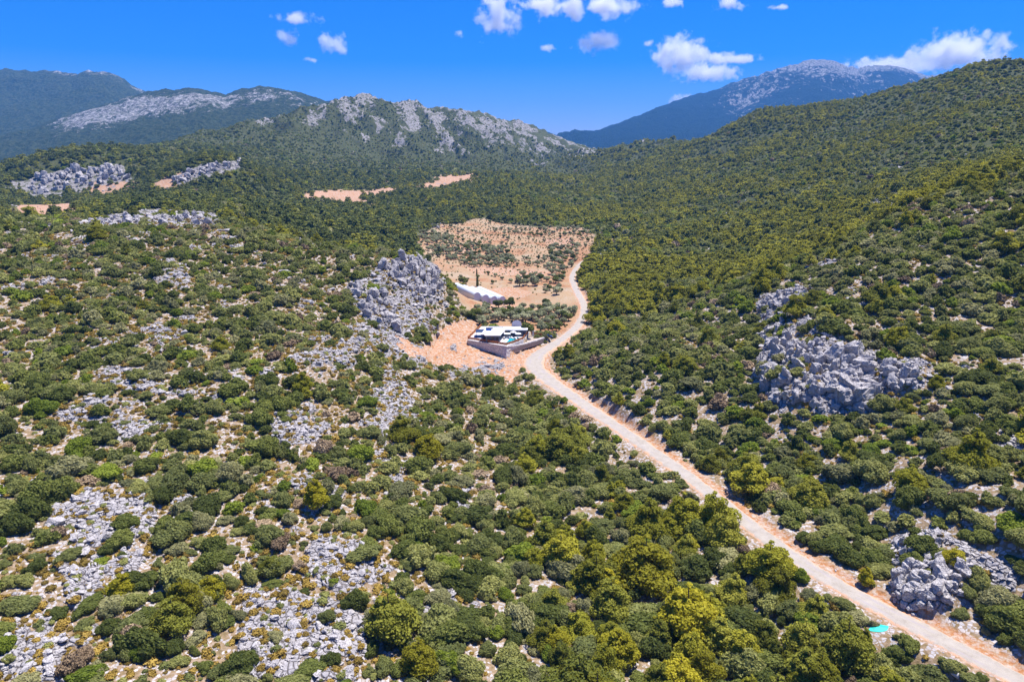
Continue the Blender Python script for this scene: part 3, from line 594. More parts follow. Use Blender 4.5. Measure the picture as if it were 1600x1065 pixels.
NEAR = dict(x=x[keep & ~isp], y=y[keep & ~isp], z=d['z'][keep & ~isp], s=size[keep & ~isp], c=cols[keep & ~isp])
kp = keep & isp; PX, PY, PZ, PS, PCc = [x[kp]], [y[kp]], [d['z'][kp]], [size[kp] * 1.15 + 1.6 + 1.5 * (y[kp] > 330)], [np.where(r.rand(kp.sum()) < 0.6, 0, 1)]
# pines picked out in the photograph
for u, v, s, c in [(1002,905,11.5,0),(495,790,7.5,0),(668,712,8.0,0),(290,955,8.0,0),(192,925,5.0,0),(655,1045,6.5,0),(1078,985,11,0),(950,935,7.5,0),(965,1035,8,0),(1352,912,4.2,0),(1270,790,7,1),(1060,1085,8,0),(1190,1010,7,1),
    (1120,1010,7,1),(1030,1010,6.5,1),(330,930,5.0,0),(1640,1000,6,1),(1145,935,6.0,1),(870,1010,5,0),(1100,1060,7,0),(1275,965,5,1),(1490,880,4,0)]:
    X_, Y_, Z_ = hit(u, v); PX.append([X_]); PY.append([Y_]); PZ.append([Z_]); PS.append([s]); PCc.append([3 if c == 0 else c])
# --- far woods
x, y, r = scatter(5.4, 520, 1150, 2); d = facts(x, y); a = x / y
x2, y2, r2 = scatter(7.2, 1150, 2450, 3); d2 = facts(x2, y2)
x = np.concatenate([x, x2]); y = np.concatenate([y, y2]); d = {k: np.concatenate([d[k], d2[k]]) for k in d}; a = x / y; R_ = np.hypot(x, y)
cl = fbm(x, y, 45, 3, 211); cl2 = fbm(x, y, 160, 3, 213); left_ = (r.rand(len(x)) < sstep(0.14, -0.16, a + 0.12 * fbm(x, y, 300, 3, 219))).astype(float)
p = 0.88 + 0.85 * cl + 0.35 * cl2 - 0.62 * d['rock'] - 0.6 * d['crag'] + 0.22 * sstep(0.25, 0.45, a) - 0.10 * sstep(1400, 1800, y) * (a < 0.12)
keep = (r.rand(len(x)) < p) & d['vis'] & (d['field'] < 0.3) & (d['orange'] < 0.2 + 0.8 * (r.rand(len(x)) < 0.22 + 0.5 * (cl > 0.15))) & (d['rd'] > d['hw'] + 1.5)
pine_p = np.clip(0.52 + 1.5 * cl2 + 0.5 * cl - 0.25 * sstep(0.35, 0.6, a), 0.05, 0.95); pine_p = np.where(left_ > .5, np.clip(0.70 + 0.6 * cl2 - 0.65 * sstep(1150, 1500, y), 0.05, 0.9), pine_p)
isp = r.rand(len(x)) < pine_p; size = np.clip(r.lognormal(1.66, 0.34, len(x)), 2.4, 9.5) * (1 + 0.22 * sstep(1100, 1300, R_)) * (1 - 0.20 * sstep(0.30, 0.5, a)) * (1 - 0.34 * sstep(1350, 1700, y) * (a < 0.12))
pc_ = np.where(left_ > .5, np.where(r.rand(len(x)) < 0.70, 2, 1), np.where(r.rand(len(x)) < 0.45, 0, 1))
pc_ = np.where((pc_ < 2) & (r.rand(len(x)) < 0.12), 2, pc_)
ks = keep & ~isp; cw = r.rand(len(x)); cols = np.where(cw < 0.55, 0, np.where(cw < 0.82, 1, np.where(cw < 0.90, 2, np.where(cw < 0.985, 3, 4))))
for k_, arr in (('x', x), ('y', y), ('z', d['z']), ('s', size * 0.95), ('c', cols)): NEAR[k_] = np.concatenate([NEAR[k_], arr[ks]])
kp = keep & isp; PX.append(x[kp]); PY.append(y[kp]); PZ.append(d['z'][kp]); PS.append(size[kp] * 1.15); PCc.append(pc_[kp])
PINE = dict(x=np.concatenate(PX), y=np.concatenate(PY), z=np.concatenate(PZ), s=np.concatenate(PS), c=np.concatenate(PCc).astype(int))
# --- olives and scattered trees of the valley fields
OL = [[], [], [], [], []]
groves = [([(745,482),(830,484),(905,480),(905,500),(878,520),(860,524),(832,508),(800,503),(760,508),(735,512),(728,500)], 4.7, 0.92, 5.2), ([(668,398),(690,385),(735,382),(790,388),(800,408),(792,420),(740,418),(700,405)], 5.4, 0.85, 4.6),
    ([(775,398),(870,402),(868,420),(800,425)], 6.5, 0.55, 4.0), ([(860,385),(905,385),(905,440),(870,445),(850,420)], 6.0, 0.72, 5.0), ([(640,362),(700,368),(720,384),(680,395),(655,388)], 6.0, 0.8, 4.8),
    ([(800,428),(870,432),(880,462),(850,462),(815,448)], 7.0, 0.5, 4.8), ([(690,350),(760,343),(925,357),(930,388),(860,384),(700,376)], 11.0, 0.55, 4.2), ([(700,425),(800,430),(800,445),(720,440)], 13.0, 0.5, 3.4), ([(790,358),(925,358),(925,370),(790,368)], 9.0, 0.6, 4.6)]
rr_ = np.random.RandomState(15)
for P, sp, pr, sz in groves:
    W = np.array([hit(u, v)[:2] for u, v in P]); x0, y0 = W.min(0); x1, y1 = W.max(0); an = math.radians(24); ca, sa = math.cos(an), math.sin(an); n_ = int(max(x1 - x0, y1 - y0) * 1.5 / sp)
    gi, gj = np.meshgrid(np.arange(-n_, n_), np.arange(-n_, n_)); gx = (x0 + x1) / 2 + (gi * ca - gj * sa) * sp + rr_.normal(0, 0.4, gi.shape); gy = (y0 + y1) / 2 + (gi * sa + gj * ca) * sp + rr_.normal(0, .4, gi.shape)
    gx, gy = gx.ravel(), gy.ravel(); m = in_poly(gx, gy, W) & (rr_.rand(len(gx)) < pr) & (samp(RD, gx, gy) > 5) & (samp(pd, gx, gy) > 3.5) & ~in_poly(gx, gy, GH_P)
    OL[0].append(gx[m]); OL[1].append(gy[m]); OL[3].append(np.full(m.sum(), sz) * rr_.uniform(0.65, 1.2, m.sum()))
OLIVE = dict(x=np.concatenate(OL[0]), y=np.concatenate(OL[1]), s=np.concatenate(OL[3])); OLIVE['z'] = ground_at(OLIVE['x'], OLIVE['y']); OLIVE['c'] = (rr_.rand(len(OLIVE['x'])) < 0.25).astype(int)
# --- seedlings and tufts on the bare fields
x, y, r = scatter(3.6, 300, 1000, 6); m = (samp(FIELD, x, y) > 0.4) & (r.rand(len(x)) < 0.35 + 0.3 * (y > 520)) & (samp(RD, x, y) > 4) & (samp(pd, x, y) > 3) & ~in_poly(x, y, GH_P)
u_, v2_, _ = project(x, y, ground_at(x, y)); m &= ~((v2_ > 432) & (v2_ < 480) & (u_ > 700) & (r.rand(len(x)) < 0.85))
TUFT = dict(x=x[m], y=y[m], z=ground_at(x[m], y[m]), s=r.uniform(0.6, 1.7, m.sum()), c=np.where(r.rand(m.sum()) < 0.8, 1, 0))
# --- ochre cushions between the bushes
x, y, r = scatter(1.45, 62, 420, 8); d = facts(x, y); cl = fbm(x, y, 8, 2, 221); a = x / y; leftm = sstep(20, -30, x - 0.16 * y + 20)
p = 0.16 + 0.62 * leftm + 0.38 * sstep(0.4, 0.52, a) * (y > 150) + 0.7 * cl - 0.10 * (d['rock'] > 0.7)
keep = (r.rand(len(x)) < p) & d['vis'] & (d['field'] < 0.3) & (d['rd'] > d['hw'] + 2.2) & (d['pd'] > 3) & (d['orange'] < 0.6)
CUSH = dict(x=x[keep], y=y[keep], z=d['z'][keep], s=np.clip(r.lognormal(0.18, 0.38, keep.sum()), 0.5, 2.6), c=(r.rand(keep.sum()) < 0.25).astype(int))
# --- loose limestone
x, y, r = scatter(1.25, 62, 300, 10); d = facts(x, y); lf_ = sstep(20, -30, x - 0.16 * y + 20); p = np.clip(1.1 * d['rock'] - 0.12, 0.02 + 0.13 * lf_, 0.85) * np.where(d['rd'] < d['hw'] + 7, 1.5, 1)
p = np.maximum(p, 0.10 * sstep(0.1, 0.5, fbm(x, y, 10, 2, 231)))
keep = (r.rand(len(x)) < p) & d['vis'] & (d['rd'] > d['hw'] + 1.0) & (d['pd'] > 2)
bs = np.clip(r.lognormal(0.22, 0.48, len(x)), 0.35, 4.2) * (0.50 + 0.55 * np.clip(d['rock'], 0, 1))
x2, y2, r2 = scatter(3.4, 300, 1000, 12); d2 = facts(x2, y2); p2 = np.clip(1.1 * d2['rock'] - 0.1, 0.012, 0.9); k2 = (r2.rand(len(x2)) < p2) & d2['vis'] & (d2['rd'] > d2['hw'] + 1) & (d2['field'] < .4) & (d2['pd'] > 2)
BOUL = dict(x=np.concatenate([x[keep], x2[k2]]), y=np.concatenate([y[keep], y2[k2]]), z=np.concatenate([d['z'][keep], d2['z'][k2]]), s=np.concatenate([bs[keep], r2.uniform(1.6, 5.5, k2.sum())])); BOUL['c'] = np.zeros(len(BOUL['x']), int)
print('scatter', round(time.time() - T0, 1), 'shrub', len(NEAR['x']), 'pine', len(PINE['x']), 'olive', len(OLIVE['x']), 'tuft', len(TUFT['x']), 'cushion', len(CUSH['x']), 'boulder', len(BOUL['x']))

# ------------------------------------------------------------------ building them: the largest as individuals, the rest as one mass per kind
def stuff(name, variants, pos, rot, scl, idx, label=None, kind='stuff'):
    c = bpy.data.collections.new(name + '_shapes')
    for i, v in enumerate(variants): o = bpy.data.objects.new('%s_shape_%03d' % (name, i), v); c.objects.link(o)
    me = bpy.data.meshes.new(name); n = len(pos); me.vertices.add(n); me.vertices.foreach_set('co', np.asarray(pos, np.float32).ravel())
    for an, typ, arr, key in (('v_rot', 'FLOAT_VECTOR', rot, 'vector'), ('v_scl', 'FLOAT_VECTOR', scl, 'vector'), ('v_idx', 'INT', idx, 'value')):
        at = me.attributes.new(an, typ, 'POINT'); at.data.foreach_set(key, np.asarray(arr, np.int32 if typ == 'INT' else np.float32).ravel())
    o = link(name, me, kind='stuff', label=label); g = bpy.data.node_groups.new(name + '_nodes', 'GeometryNodeTree')
    g.interface.new_socket('Geometry', in_out='INPUT', socket_type='NodeSocketGeometry'); g.interface.new_socket('Geometry', in_out='OUTPUT', socket_type='NodeSocketGeometry')
    N = g.nodes.new; gi, go = N('NodeGroupInput'), N('NodeGroupOutput'); ci = N('GeometryNodeCollectionInfo'); ci.inputs['Collection'].default_value = c
    ci.inputs['Separate Children'].default_value = True; ci.inputs['Reset Children'].default_value = True; ip = N('GeometryNodeInstanceOnPoints'); ip.inputs['Pick Instance'].default_value = True
    def na(nm, t): x = N('GeometryNodeInputNamedAttribute'); x.data_type = t; x.inputs[0].default_value = nm; return [s for s in x.outputs if s.enabled][0]
    L = g.links.new; L(gi.outputs[0], ip.inputs['Points']); L(ci.outputs[0], ip.inputs['Instance']); L(na('v_idx', 'INT'), ip.inputs['Instance Index'])
    er = N('FunctionNodeEulerToRotation'); L(na('v_rot', 'FLOAT_VECTOR'), er.inputs[0]); L(er.outputs[0], ip.inputs['Rotation']); L(na('v_scl', 'FLOAT_VECTOR'), ip.inputs['Scale']); L(ip.outputs[0], go.inputs[0])
    md = o.modifiers.new('scatter', 'NODES'); md.node_group = g; return o
def tri_mesh(name, geo, mat): return new_mesh(name, geo[0], geo[1], [mat])
def two_mesh(name, g1, m1, g2, m2):
    V, F = joinp([g1, g2]); return new_mesh(name, V, F, [m1, m2], mi=np.concatenate([np.zeros(len(g1[1])), np.ones(len(g2[1]))]))
POS_ROWS = [(0.36, 'upper'), (0.62, 'middle'), (0.80, 'lower'), (2, 'bottom')]
ONES = 'zero one two three four five six seven eight nine ten eleven twelve thirteen fourteen fifteen sixteen seventeen eighteen nineteen'.split(); TENS = 'x x twenty thirty forty fifty sixty seventy eighty ninety'.split()
def word(k): k = int(round(min(max(k, 1), 99))); return ONES[k] if k < 20 else TENS[k // 10] + ('-' + ONES[k % 10] if k % 10 else '')
def where(u, v):
    if FINE[0]: return '%s-point-%s hundredths across, %s-point-%s down' % (word(math.floor(u / 16)), ONES[int(u / 1.6) % 10], word(math.floor(v / 10.65)), ONES[int(v / 1.065) % 10])
    return '%s hundredths across, %s down' % (word(u / 16), word(v / 10.65))
def context(x, y, u, v, rock, rd, hw_, rs):
    if rd < hw_ + 6: return 'on the road\'s %s verge' % ('right' if rs < 0 else 'left')
    if rock > 0.45: return 'among white limestone'
    if rs < 0 or (x / y > 0.25 and y > 200): return 'on the slope right of road'
    if x < 0.16 * y - 30: return 'on the stony left hillside'
    return 'in the thicket left of road'
used_labels = set(); FINE = [False]
def lab(prefix, ctx, u, v):
    t = '%s %s, %s' % (prefix, ctx, where(u, v))
    for du, dv in ((9, 0), (-9, 0), (0, 6), (0, -6), (9, 6), (-9, -6), (9, -6), (-9, 6), (16, 0), (-16, 0), (0, 11), (0, -11), (16, 11), (-16, -11), (16, -11), (-16, 11)):
        if t not in used_labels: break
        t = '%s %s, %s' % (prefix, ctx, where(u + du, v + dv))
    if t in used_labels: t = t.replace(', ', ', about ', 1)
    used_labels.add(t); return t
def ranked(D, k, hgt=0.5):
    zc = D['z'] + D['s'] * hgt * 0.5; u, v, f = project(D['x'], D['y'], zc); r = np.hypot(D['x'], D['y'])
    fi, fr = g_idx(D['x'], D['y']); i = np.round(fi).astype(int); j = np.round(fr).astype(int)
    seen = (u > 4) & (u < 1596) & (v > 4) & (v < 1061) & ((zc - H) / r > HOR[j, i] - 0.0005)
    px = D['s'] / f * F_PX; px[~seen] = -1; o = np.argsort(-px); return o[:k][px[o[:k]] > 0], u, v, px
def rotz(n, r, tilt=0.0): return np.stack([r.normal(0, tilt, n) if tilt else np.zeros(n), r.normal(0, tilt, n) if tilt else np.zeros(n), r.uniform(0, 6.28, n)], -1)
LOD = (170.0, 420.0)
def lod_of(D): r = np.hypot(D['x'], np.hypot(D['y'], D['z'] - H)); return np.where(r < LOD[0], 0, np.where(r < LOD[1], 1, 2))
rg = np.random.RandomState(77)
# shrubs
SC = ['dark green', 'olive green', 'bright green', 'grey green', 'dry mauve brown']
SH = [[shrub_geo(rg, 3600, 0.056, 1, 28) for _ in range(5)], [shrub_geo(rg, 620, 0.10, 1, 16) for _ in range(4)], [shrub_geo(rg, 140, 0.18, 1, 7) for _ in range(4)]]
sh_mesh = {}; sh_list = []
for l in range(3):
    for i, gmt in enumerate(SH[l]):
        for c, cn in enumerate(SC): sh_mesh[l, i, c] = tri_mesh('shrub_foliage', gmt, LEAF[cn]); sh_list.append((l, i, c))
sh_pos = {k: n for n, k in enumerate(sh_list)}
n = len(NEAR['x']); NEAR['lod'] = lod_of(NEAR); NEAR['v'] = rg.randint(0, 4, n); NEAR['rot'] = rotz(n, rg, 0.06); NEAR['hz'] = rg.uniform(0.62, 1.25, n); NEAR['ax'] = rg.uniform(0.85, 1.45, n); NEAR['ay'] = rg.uniform(0.65, 1.1, n)
top, u_, v_2, px_ = ranked(NEAR, 300); ind = np.zeros(n, bool); ind[top] = True
dd = facts(NEAR['x'][top], NEAR['y'][top])
for q, t in enumerate(top):
    c = NEAR['c'][t]; s = NEAR['s'][t]; nm = 'dry_shrub' if c == 4 else 'evergreen_shrub'
    sz = 'large' if s > 4.6 else 'small' if s < 3.0 else 'rounded'
    o = link(nm, sh_mesh[0, NEAR['v'][t], c], label=lab('%s %s shrub' % (sz, SC[c]), context(NEAR['x'][t], NEAR['y'][t], 0, 0, dd['rock'][q], dd['rd'][q], dd['hw'][q], dd['rs'][q]), u_[t], v_2[t]), cat='shrub', group='dry brown shrubs' if c == 4 else 'evergreen shrubs')
    o.location = (NEAR['x'][t], NEAR['y'][t], NEAR['z'][t] - 0.12 * s * 0.3); o.rotation_euler = NEAR['rot'][t]; o.scale = (s * NEAR['ax'][t], s * NEAR['ay'][t], s * NEAR['hz'][t])
m = ~ind; idx = np.array([sh_pos[l, v, c] for l, v, c in zip(NEAR['lod'][m], NEAR['v'][m], NEAR['c'][m])])
stuff('shrubbery', [sh_mesh[k] for k in sh_list], np.stack([NEAR['x'][m], NEAR['y'][m], NEAR['z'][m] - 0.04 * NEAR['s'][m]], -1), NEAR['rot'][m], np.stack([NEAR['s'][m] * NEAR['ax'][m], NEAR['s'][m] * NEAR['ay'][m], NEAR['s'][m] * NEAR['hz'][m]], -1), idx)
# pines
PCN = ['yellow green', 'mid green', 'deep green', 'golden green']
PG_ = [[pine_geo(rg, 3400, 0.037, 1, 7) for _ in range(4)], [pine_geo(rg, 650, 0.065, 1, 6) for _ in range(4)], [pine_geo(rg, 170, 0.115, 1, 4) for _ in range(4)]]
pi_mesh = {}; pi_list = []; crown_mesh = {}; trunk_mesh = {}
for l in range(3):
    for i, (g1, g2) in enumerate(PG_[l]):
        for c, cn in enumerate(PCN):
            pi_mesh[l, i, c] = two_mesh('pine_shape', g1, LEAF[cn], g2, M_BARK); pi_list.append((l, i, c))
            if l == 0: crown_mesh[i, c] = tri_mesh('pine_crown', g1, LEAF[cn])
        if l == 0: trunk_mesh[i] = tri_mesh('pine_trunk', g2, M_BARK)
pi_pos = {k: n for n, k in enumerate(pi_list)}
n = len(PINE['x']); PINE['lod'] = lod_of(PINE); PINE['v'] = rg.randint(0, 4, n); PINE['rot'] = rotz(n, rg, 0.03); PINE['wd'] = rg.uniform(0.9, 1.35, n)
top, u_, v_2, px_ = ranked(PINE, 300, 1.0); ind = np.zeros(n, bool); ind[top] = True; dd = facts(PINE['x'][top], PINE['y'][top])
def tree(nm, label, cat, group, loc, rot, scl, crown, trunk):
    o = link(nm, None, label=label, cat=cat, group=group, loc=loc); o.rotation_euler = rot; o.scale = scl
    link('crown', crown, parent=o); link('trunk', trunk, parent=o); return o
for q, t in enumerate(top):
    c = PINE['c'][t]; s = PINE['s'][t]; w = s * PINE['wd'][t]; sz = 'tall' if s > 7.5 else 'small' if s < 5 else 'bushy'
    tree('pine_tree', lab('%s %s pine' % (sz, PCN[c]), context(PINE['x'][t], PINE['y'][t], 0, 0, dd['rock'][q], dd['rd'][q], dd['hw'][q], dd['rs'][q]), u_[t], v_2[t]), 'pine tree', 'pine trees', (PINE['x'][t], PINE['y'][t], PINE['z'][t] - 0.1), PINE['rot'][t], (w, w, s), crown_mesh[PINE['v'][t], c], trunk_mesh[PINE['v'][t]])
m = ~ind; idx = np.array([pi_pos[l, v, c] for l, v, c in zip(PINE['lod'][m], PINE['v'][m], PINE['c'][m])]); w = PINE['s'][m] * PINE['wd'][m]
stuff('pine_forest', [pi_mesh[k] for k in pi_list], np.stack([PINE['x'][m], PINE['y'][m], PINE['z'][m] - 0.1], -1), PINE['rot'][m], np.stack([w, w, PINE['s'][m]], -1), idx)
# olives
OCN = ['silver green', 'deep green']; OG = [olive_geo(rg, 700, 0.085, 1) for _ in range(4)]
oc = {(i, c): tri_mesh('olive_crown', OG[i][0], LEAF[OCN[c]]) for i in range(4) for c in range(2)}; ot = {i: tri_mesh('olive_trunk', OG[i][1], M_BARK) for i in range(4)}
of = {(i, c): two_mesh('olive_shape', OG[i][0], LEAF[OCN[c]], OG[i][1], M_BARK) for i in range(4) for c in range(2)}; ol = list(of)
n = len(OLIVE['x']); OLIVE['v'] = rg.randint(0, 4, n); OLIVE['rot'] = rotz(n, rg, 0.04); top, u_, v_2, px_ = ranked(OLIVE, 300, 0.8); ind = np.zeros(n, bool); ind[top] = True
FINE[0] = True
for t in top:
    c = OLIVE['c'][t]; s = OLIVE['s'][t]; v = OLIVE['v'][t]; ctx = 'in the grove behind the villa' if OLIVE['y'][t] < 430 else 'in the terraced valley field'
    tree('olive_tree', lab('%s %s' % ('small' if s < 3.6 else 'rounded', ['silvery olive tree', 'dark green olive tree'][c]), ctx, u_[t], v_2[t]), 'olive tree', 'olive trees in the valley', (OLIVE['x'][t], OLIVE['y'][t], OLIVE['z'][t]), OLIVE['rot'][t], (s, s, s), oc[v, c], ot[v])
FINE[0] = False; m = ~ind
if m.any(): stuff('olive_orchard', [of[k] for k in ol], np.stack([OLIVE['x'][m], OLIVE['y'][m], OLIVE['z'][m]], -1), OLIVE['rot'][m], np.repeat(OLIVE['s'][m][:, None], 3, 1), np.array([ol.index((v, c)) for v, c in zip(OLIVE['v'][m], OLIVE['c'][m])]))
# ground cover
CG = [cloud([(0, 0, 0.08, 0.42, 0.42, 0.26), (0.22, 0.1, 0.06, 0.26, 0.3, 0.2), (-0.2, 0.12, 0.05, 0.28, 0.24, 0.22)], 110, 0.13, rg, core=0.9) for _ in range(4)]
cm = [tri_mesh('cushion', CG[i], LEAF[c]) for i in range(4) for c in ('ochre', 'olive green')]; n = len(CUSH['x'])
stuff('ground_cover', cm, np.stack([CUSH['x'], CUSH['y'], CUSH['z'] - 0.02], -1), rotz(n, rg, 0.1), np.repeat(CUSH['s'][:, None], 3, 1), rg.randint(0, 4, n) * 2 + CUSH['c'])
n = len(TUFT['x']); tm = [sh_mesh[2, i, c] for i in range(4) for c in (0, 3)]
stuff('undergrowth', tm, np.stack([TUFT['x'], TUFT['y'], TUFT['z']], -1), rotz(n, rg, 0.1), np.repeat(TUFT['s'][:, None], 3, 1), rg.randint(0, 4, n) * 2 + TUFT['c'])
# boulders
BG = [boulder_geo(rg, k) for k in (0, 0, 0, 1, 1, 1, 2, 2, 2)]; bmesh_ = [tri_mesh('boulder', g_, M_ROCK) for g_ in BG]; n = len(BOUL['x'])
BOUL['v'] = rg.randint(0, 9, n); BOUL['rot'] = rotz(n, rg, 0.16); BOUL['sc'] = np.stack([BOUL['s'] * rg.uniform(.8, 1.3, n), BOUL['s'] * rg.uniform(.7, 1.1, n), BOUL['s'] * rg.uniform(.35, .85, n)], -1); BOUL['z'] = BOUL['z'] - 0.05 * BOUL['s']
top, u_, v_2, px_ = ranked(BOUL, 300, 0.6); ind = np.zeros(n, bool); ind[top] = True; dd = facts(BOUL['x'][top], BOUL['y'][top]); BN = ['single pale boulder'] * 3 + ['row of upright slabs'] * 3 + ['broken pale rock cluster'] * 3
for q, t in enumerate(top):
    o = link('limestone_boulder', bmesh_[BOUL['v'][t]], label=lab(BN[BOUL['v'][t]], context(BOUL['x'][t], BOUL['y'][t], 0, 0, 0, dd['rd'][q], dd['hw'][q], dd['rs'][q]), u_[t], v_2[t]), cat='boulder', group='limestone boulders'); o.location = (BOUL['x'][t], BOUL['y'][t], BOUL['z'][t]); o.rotation_euler = BOUL['rot'][t]; o.scale = BOUL['sc'][t]
m = ~ind; stuff('rock_rubble', bmesh_, np.stack([BOUL['x'][m], BOUL['y'][m], BOUL['z'][m]], -1), BOUL['rot'][m], BOUL['sc'][m], BOUL['v'][m])
print('plants', round(time.time() - T0, 1))
# ------------------------------------------------------------------ the dirt road
def road_mat():
    k = NT('road_gravel', 0.93, 0.15); e = k.attr('edge').outputs['Fac']; n = k.noise(0.55, 5, 0.62); n2 = k.noise(5.0, 4, 0.7)
    c = k.ramp(k.mix(0.45, n, n2), [(0.34, (0.27, 0.235, 0.195)), (0.5, (0.35, 0.31, 0.265)), (0.66, (0.40, 0.36, 0.315))])
    tr = k.mth('ABSOLUTE', k.mth('SUBTRACT', k.mth('ABSOLUTE', e), 0.34)); wear = k.mth('MULTIPLY', k.step(0.16, 0.03, tr), k.step(0.42, 0.6, k.noise(0.16, 3, 0.6)))
    c = k.mix(k.mth('MULTIPLY', wear, 0.75), c, (0.33, 0.29, 0.29))
    og = k.ramp(n2, [(0.3, (0.46, 0.20, 0.085)), (0.6, (0.60, 0.37, 0.24)), (0.8, (0.66, 0.52, 0.42))])
    f = k.step(0.62, 0.98, k.mth('ADD', k.mth('ABSOLUTE', e), k.mth('MULTIPLY', k.mth('SUBTRACT', n, 0.5), 1.1)))
    k.bump(n2, 0.4, 0.05); return k.color(k.mix(f, c, og))
def build_road():
    P = ROAD; nx = 11; t = np.gradient(P[:, :2], axis=0); t /= np.linalg.norm(t, axis=1)[:, None]; nrm = np.stack([t[:, 1], -t[:, 0]], -1)
    s = np.linspace(-1, 1, nx); w = P[:, 3] / 2 + 0.55; E = np.tile(s, (len(P), 1)); jit = 1 + 0.06 * np.sin(np.arange(len(P)) * 1.7) + 0.05 * np.sin(np.arange(len(P)) * 0.6)
    X = P[:, 0:1] + nrm[:, 0:1] * s * (w * jit)[:, None]; Y = P[:, 1:2] + nrm[:, 1:2] * s * (w * jit)[:, None]; Z = P[:, 2:3] + 0.07 + 0.05 * (1 - s ** 2) - 0.30 * (np.abs(s) > 0.99)
    i = np.arange((len(P) - 1) * (nx - 1)); r, c = i // (nx - 1), i % (nx - 1); Q = np.stack([r * nx + c, r * nx + c + 1, (r + 1) * nx + c + 1, (r + 1) * nx + c], -1)
    me = new_mesh('dirt_road', np.stack([X, Y, Z], -1).reshape(-1, 3), Q, [road_mat()], smooth=True); a = me.attributes.new('edge', 'FLOAT', 'POINT'); a.data.foreach_set('value', E.astype(np.float32).ravel())
    link('dirt_road', me, kind='structure')
build_road()

# ------------------------------------------------------------------ limestone outcrops, each one mass of fissured blocks
def rough_rock(g_, r):
    V, F = g_; s_ = np.ptp(V, axis=0).max()
    for _ in range(2 if s_ > 2.2 else 1):                     # split each triangle in four, then push the points about
        E = {}; nV = list(map(tuple, V)); nF = []
        def mid(a, b):
            k = (a, b) if a < b else (b, a)
            if k not in E: E[k] = len(nV); nV.append(tuple((np.array(nV[a]) + np.array(nV[b])) / 2))
            return E[k]
        for a, b, c in F.tolist(): d, e, f = mid(a, b), mid(b, c), mid(c, a); nF += [(a, d, f), (d, b, e), (f, e, c), (d, e, f)]
        V, F = np.array(nV), np.array(nF)
    q = V * 1.3 / max(s_ * 0.35, 0.5); ph = r.uniform(0, 6, 3)
    w = np.sin(q[:, 1] * 2.1 + 1.3 * np.sin(q[:, 2] * 2.7 + ph[0]) + ph[1]) * np.sin(q[:, 0] * 2.3 + 1.7 * np.sin(q[:, 1] * 1.9) + ph[2]); w = np.sign(w) * np.abs(w) ** 0.6
    c = V.mean(0); d = V - c; return c + d * (1 + 0.13 * w[:, None] + r.normal(0, 0.028, (len(V), 1))) + np.stack([0 * w, 0 * w, 0.03 * s_ * np.sin(q[:, 2] * 7)], -1), F
def outcrop(poly, n, s0, s1, label, flatk=0.8, lift=0.25, sink=0.3, name='rock_outcrop', seed=0, tall=1.0):
    r = np.random.RandomState(900 + seed); P = np.array(poly, float); lo, hi = P.min(0), P.max(0); parts = []; tries = 0
    while len(parts) < n and tries < n * 20:
        tries += 1; u, v = r.uniform(lo[0], hi[0]), r.uniform(lo[1], hi[1])
        if not in_poly(np.array([u]), np.array([v]), P)[0]: continue
        x, y, z = hit(u, v); s = s0 + (s1 - s0) * r.rand() ** 1.8; dims = np.array([s * r.uniform(.7, 1.2), s * r.uniform(.6, 1.0), s * flatk * r.uniform(.6, 1.25) * tall])
        parts.append(block(r, (0, 0, 0), dims, npt=int(r.randint(14, 24)))); parts[-1] = (parts[-1][0] + [x, y, z + dims[2] * lift - sink * 0.3], parts[-1][1])
    V, F = joinp([rough_rock(g_, r) for g_ in parts]); c = V.mean(0); c[2] = V[:, 2].min(); me = new_mesh(name, V - c, F, [M_ROCK]); return link(name, me, label=label, cat='rock outcrop', group='limestone outcrops', loc=tuple(c))
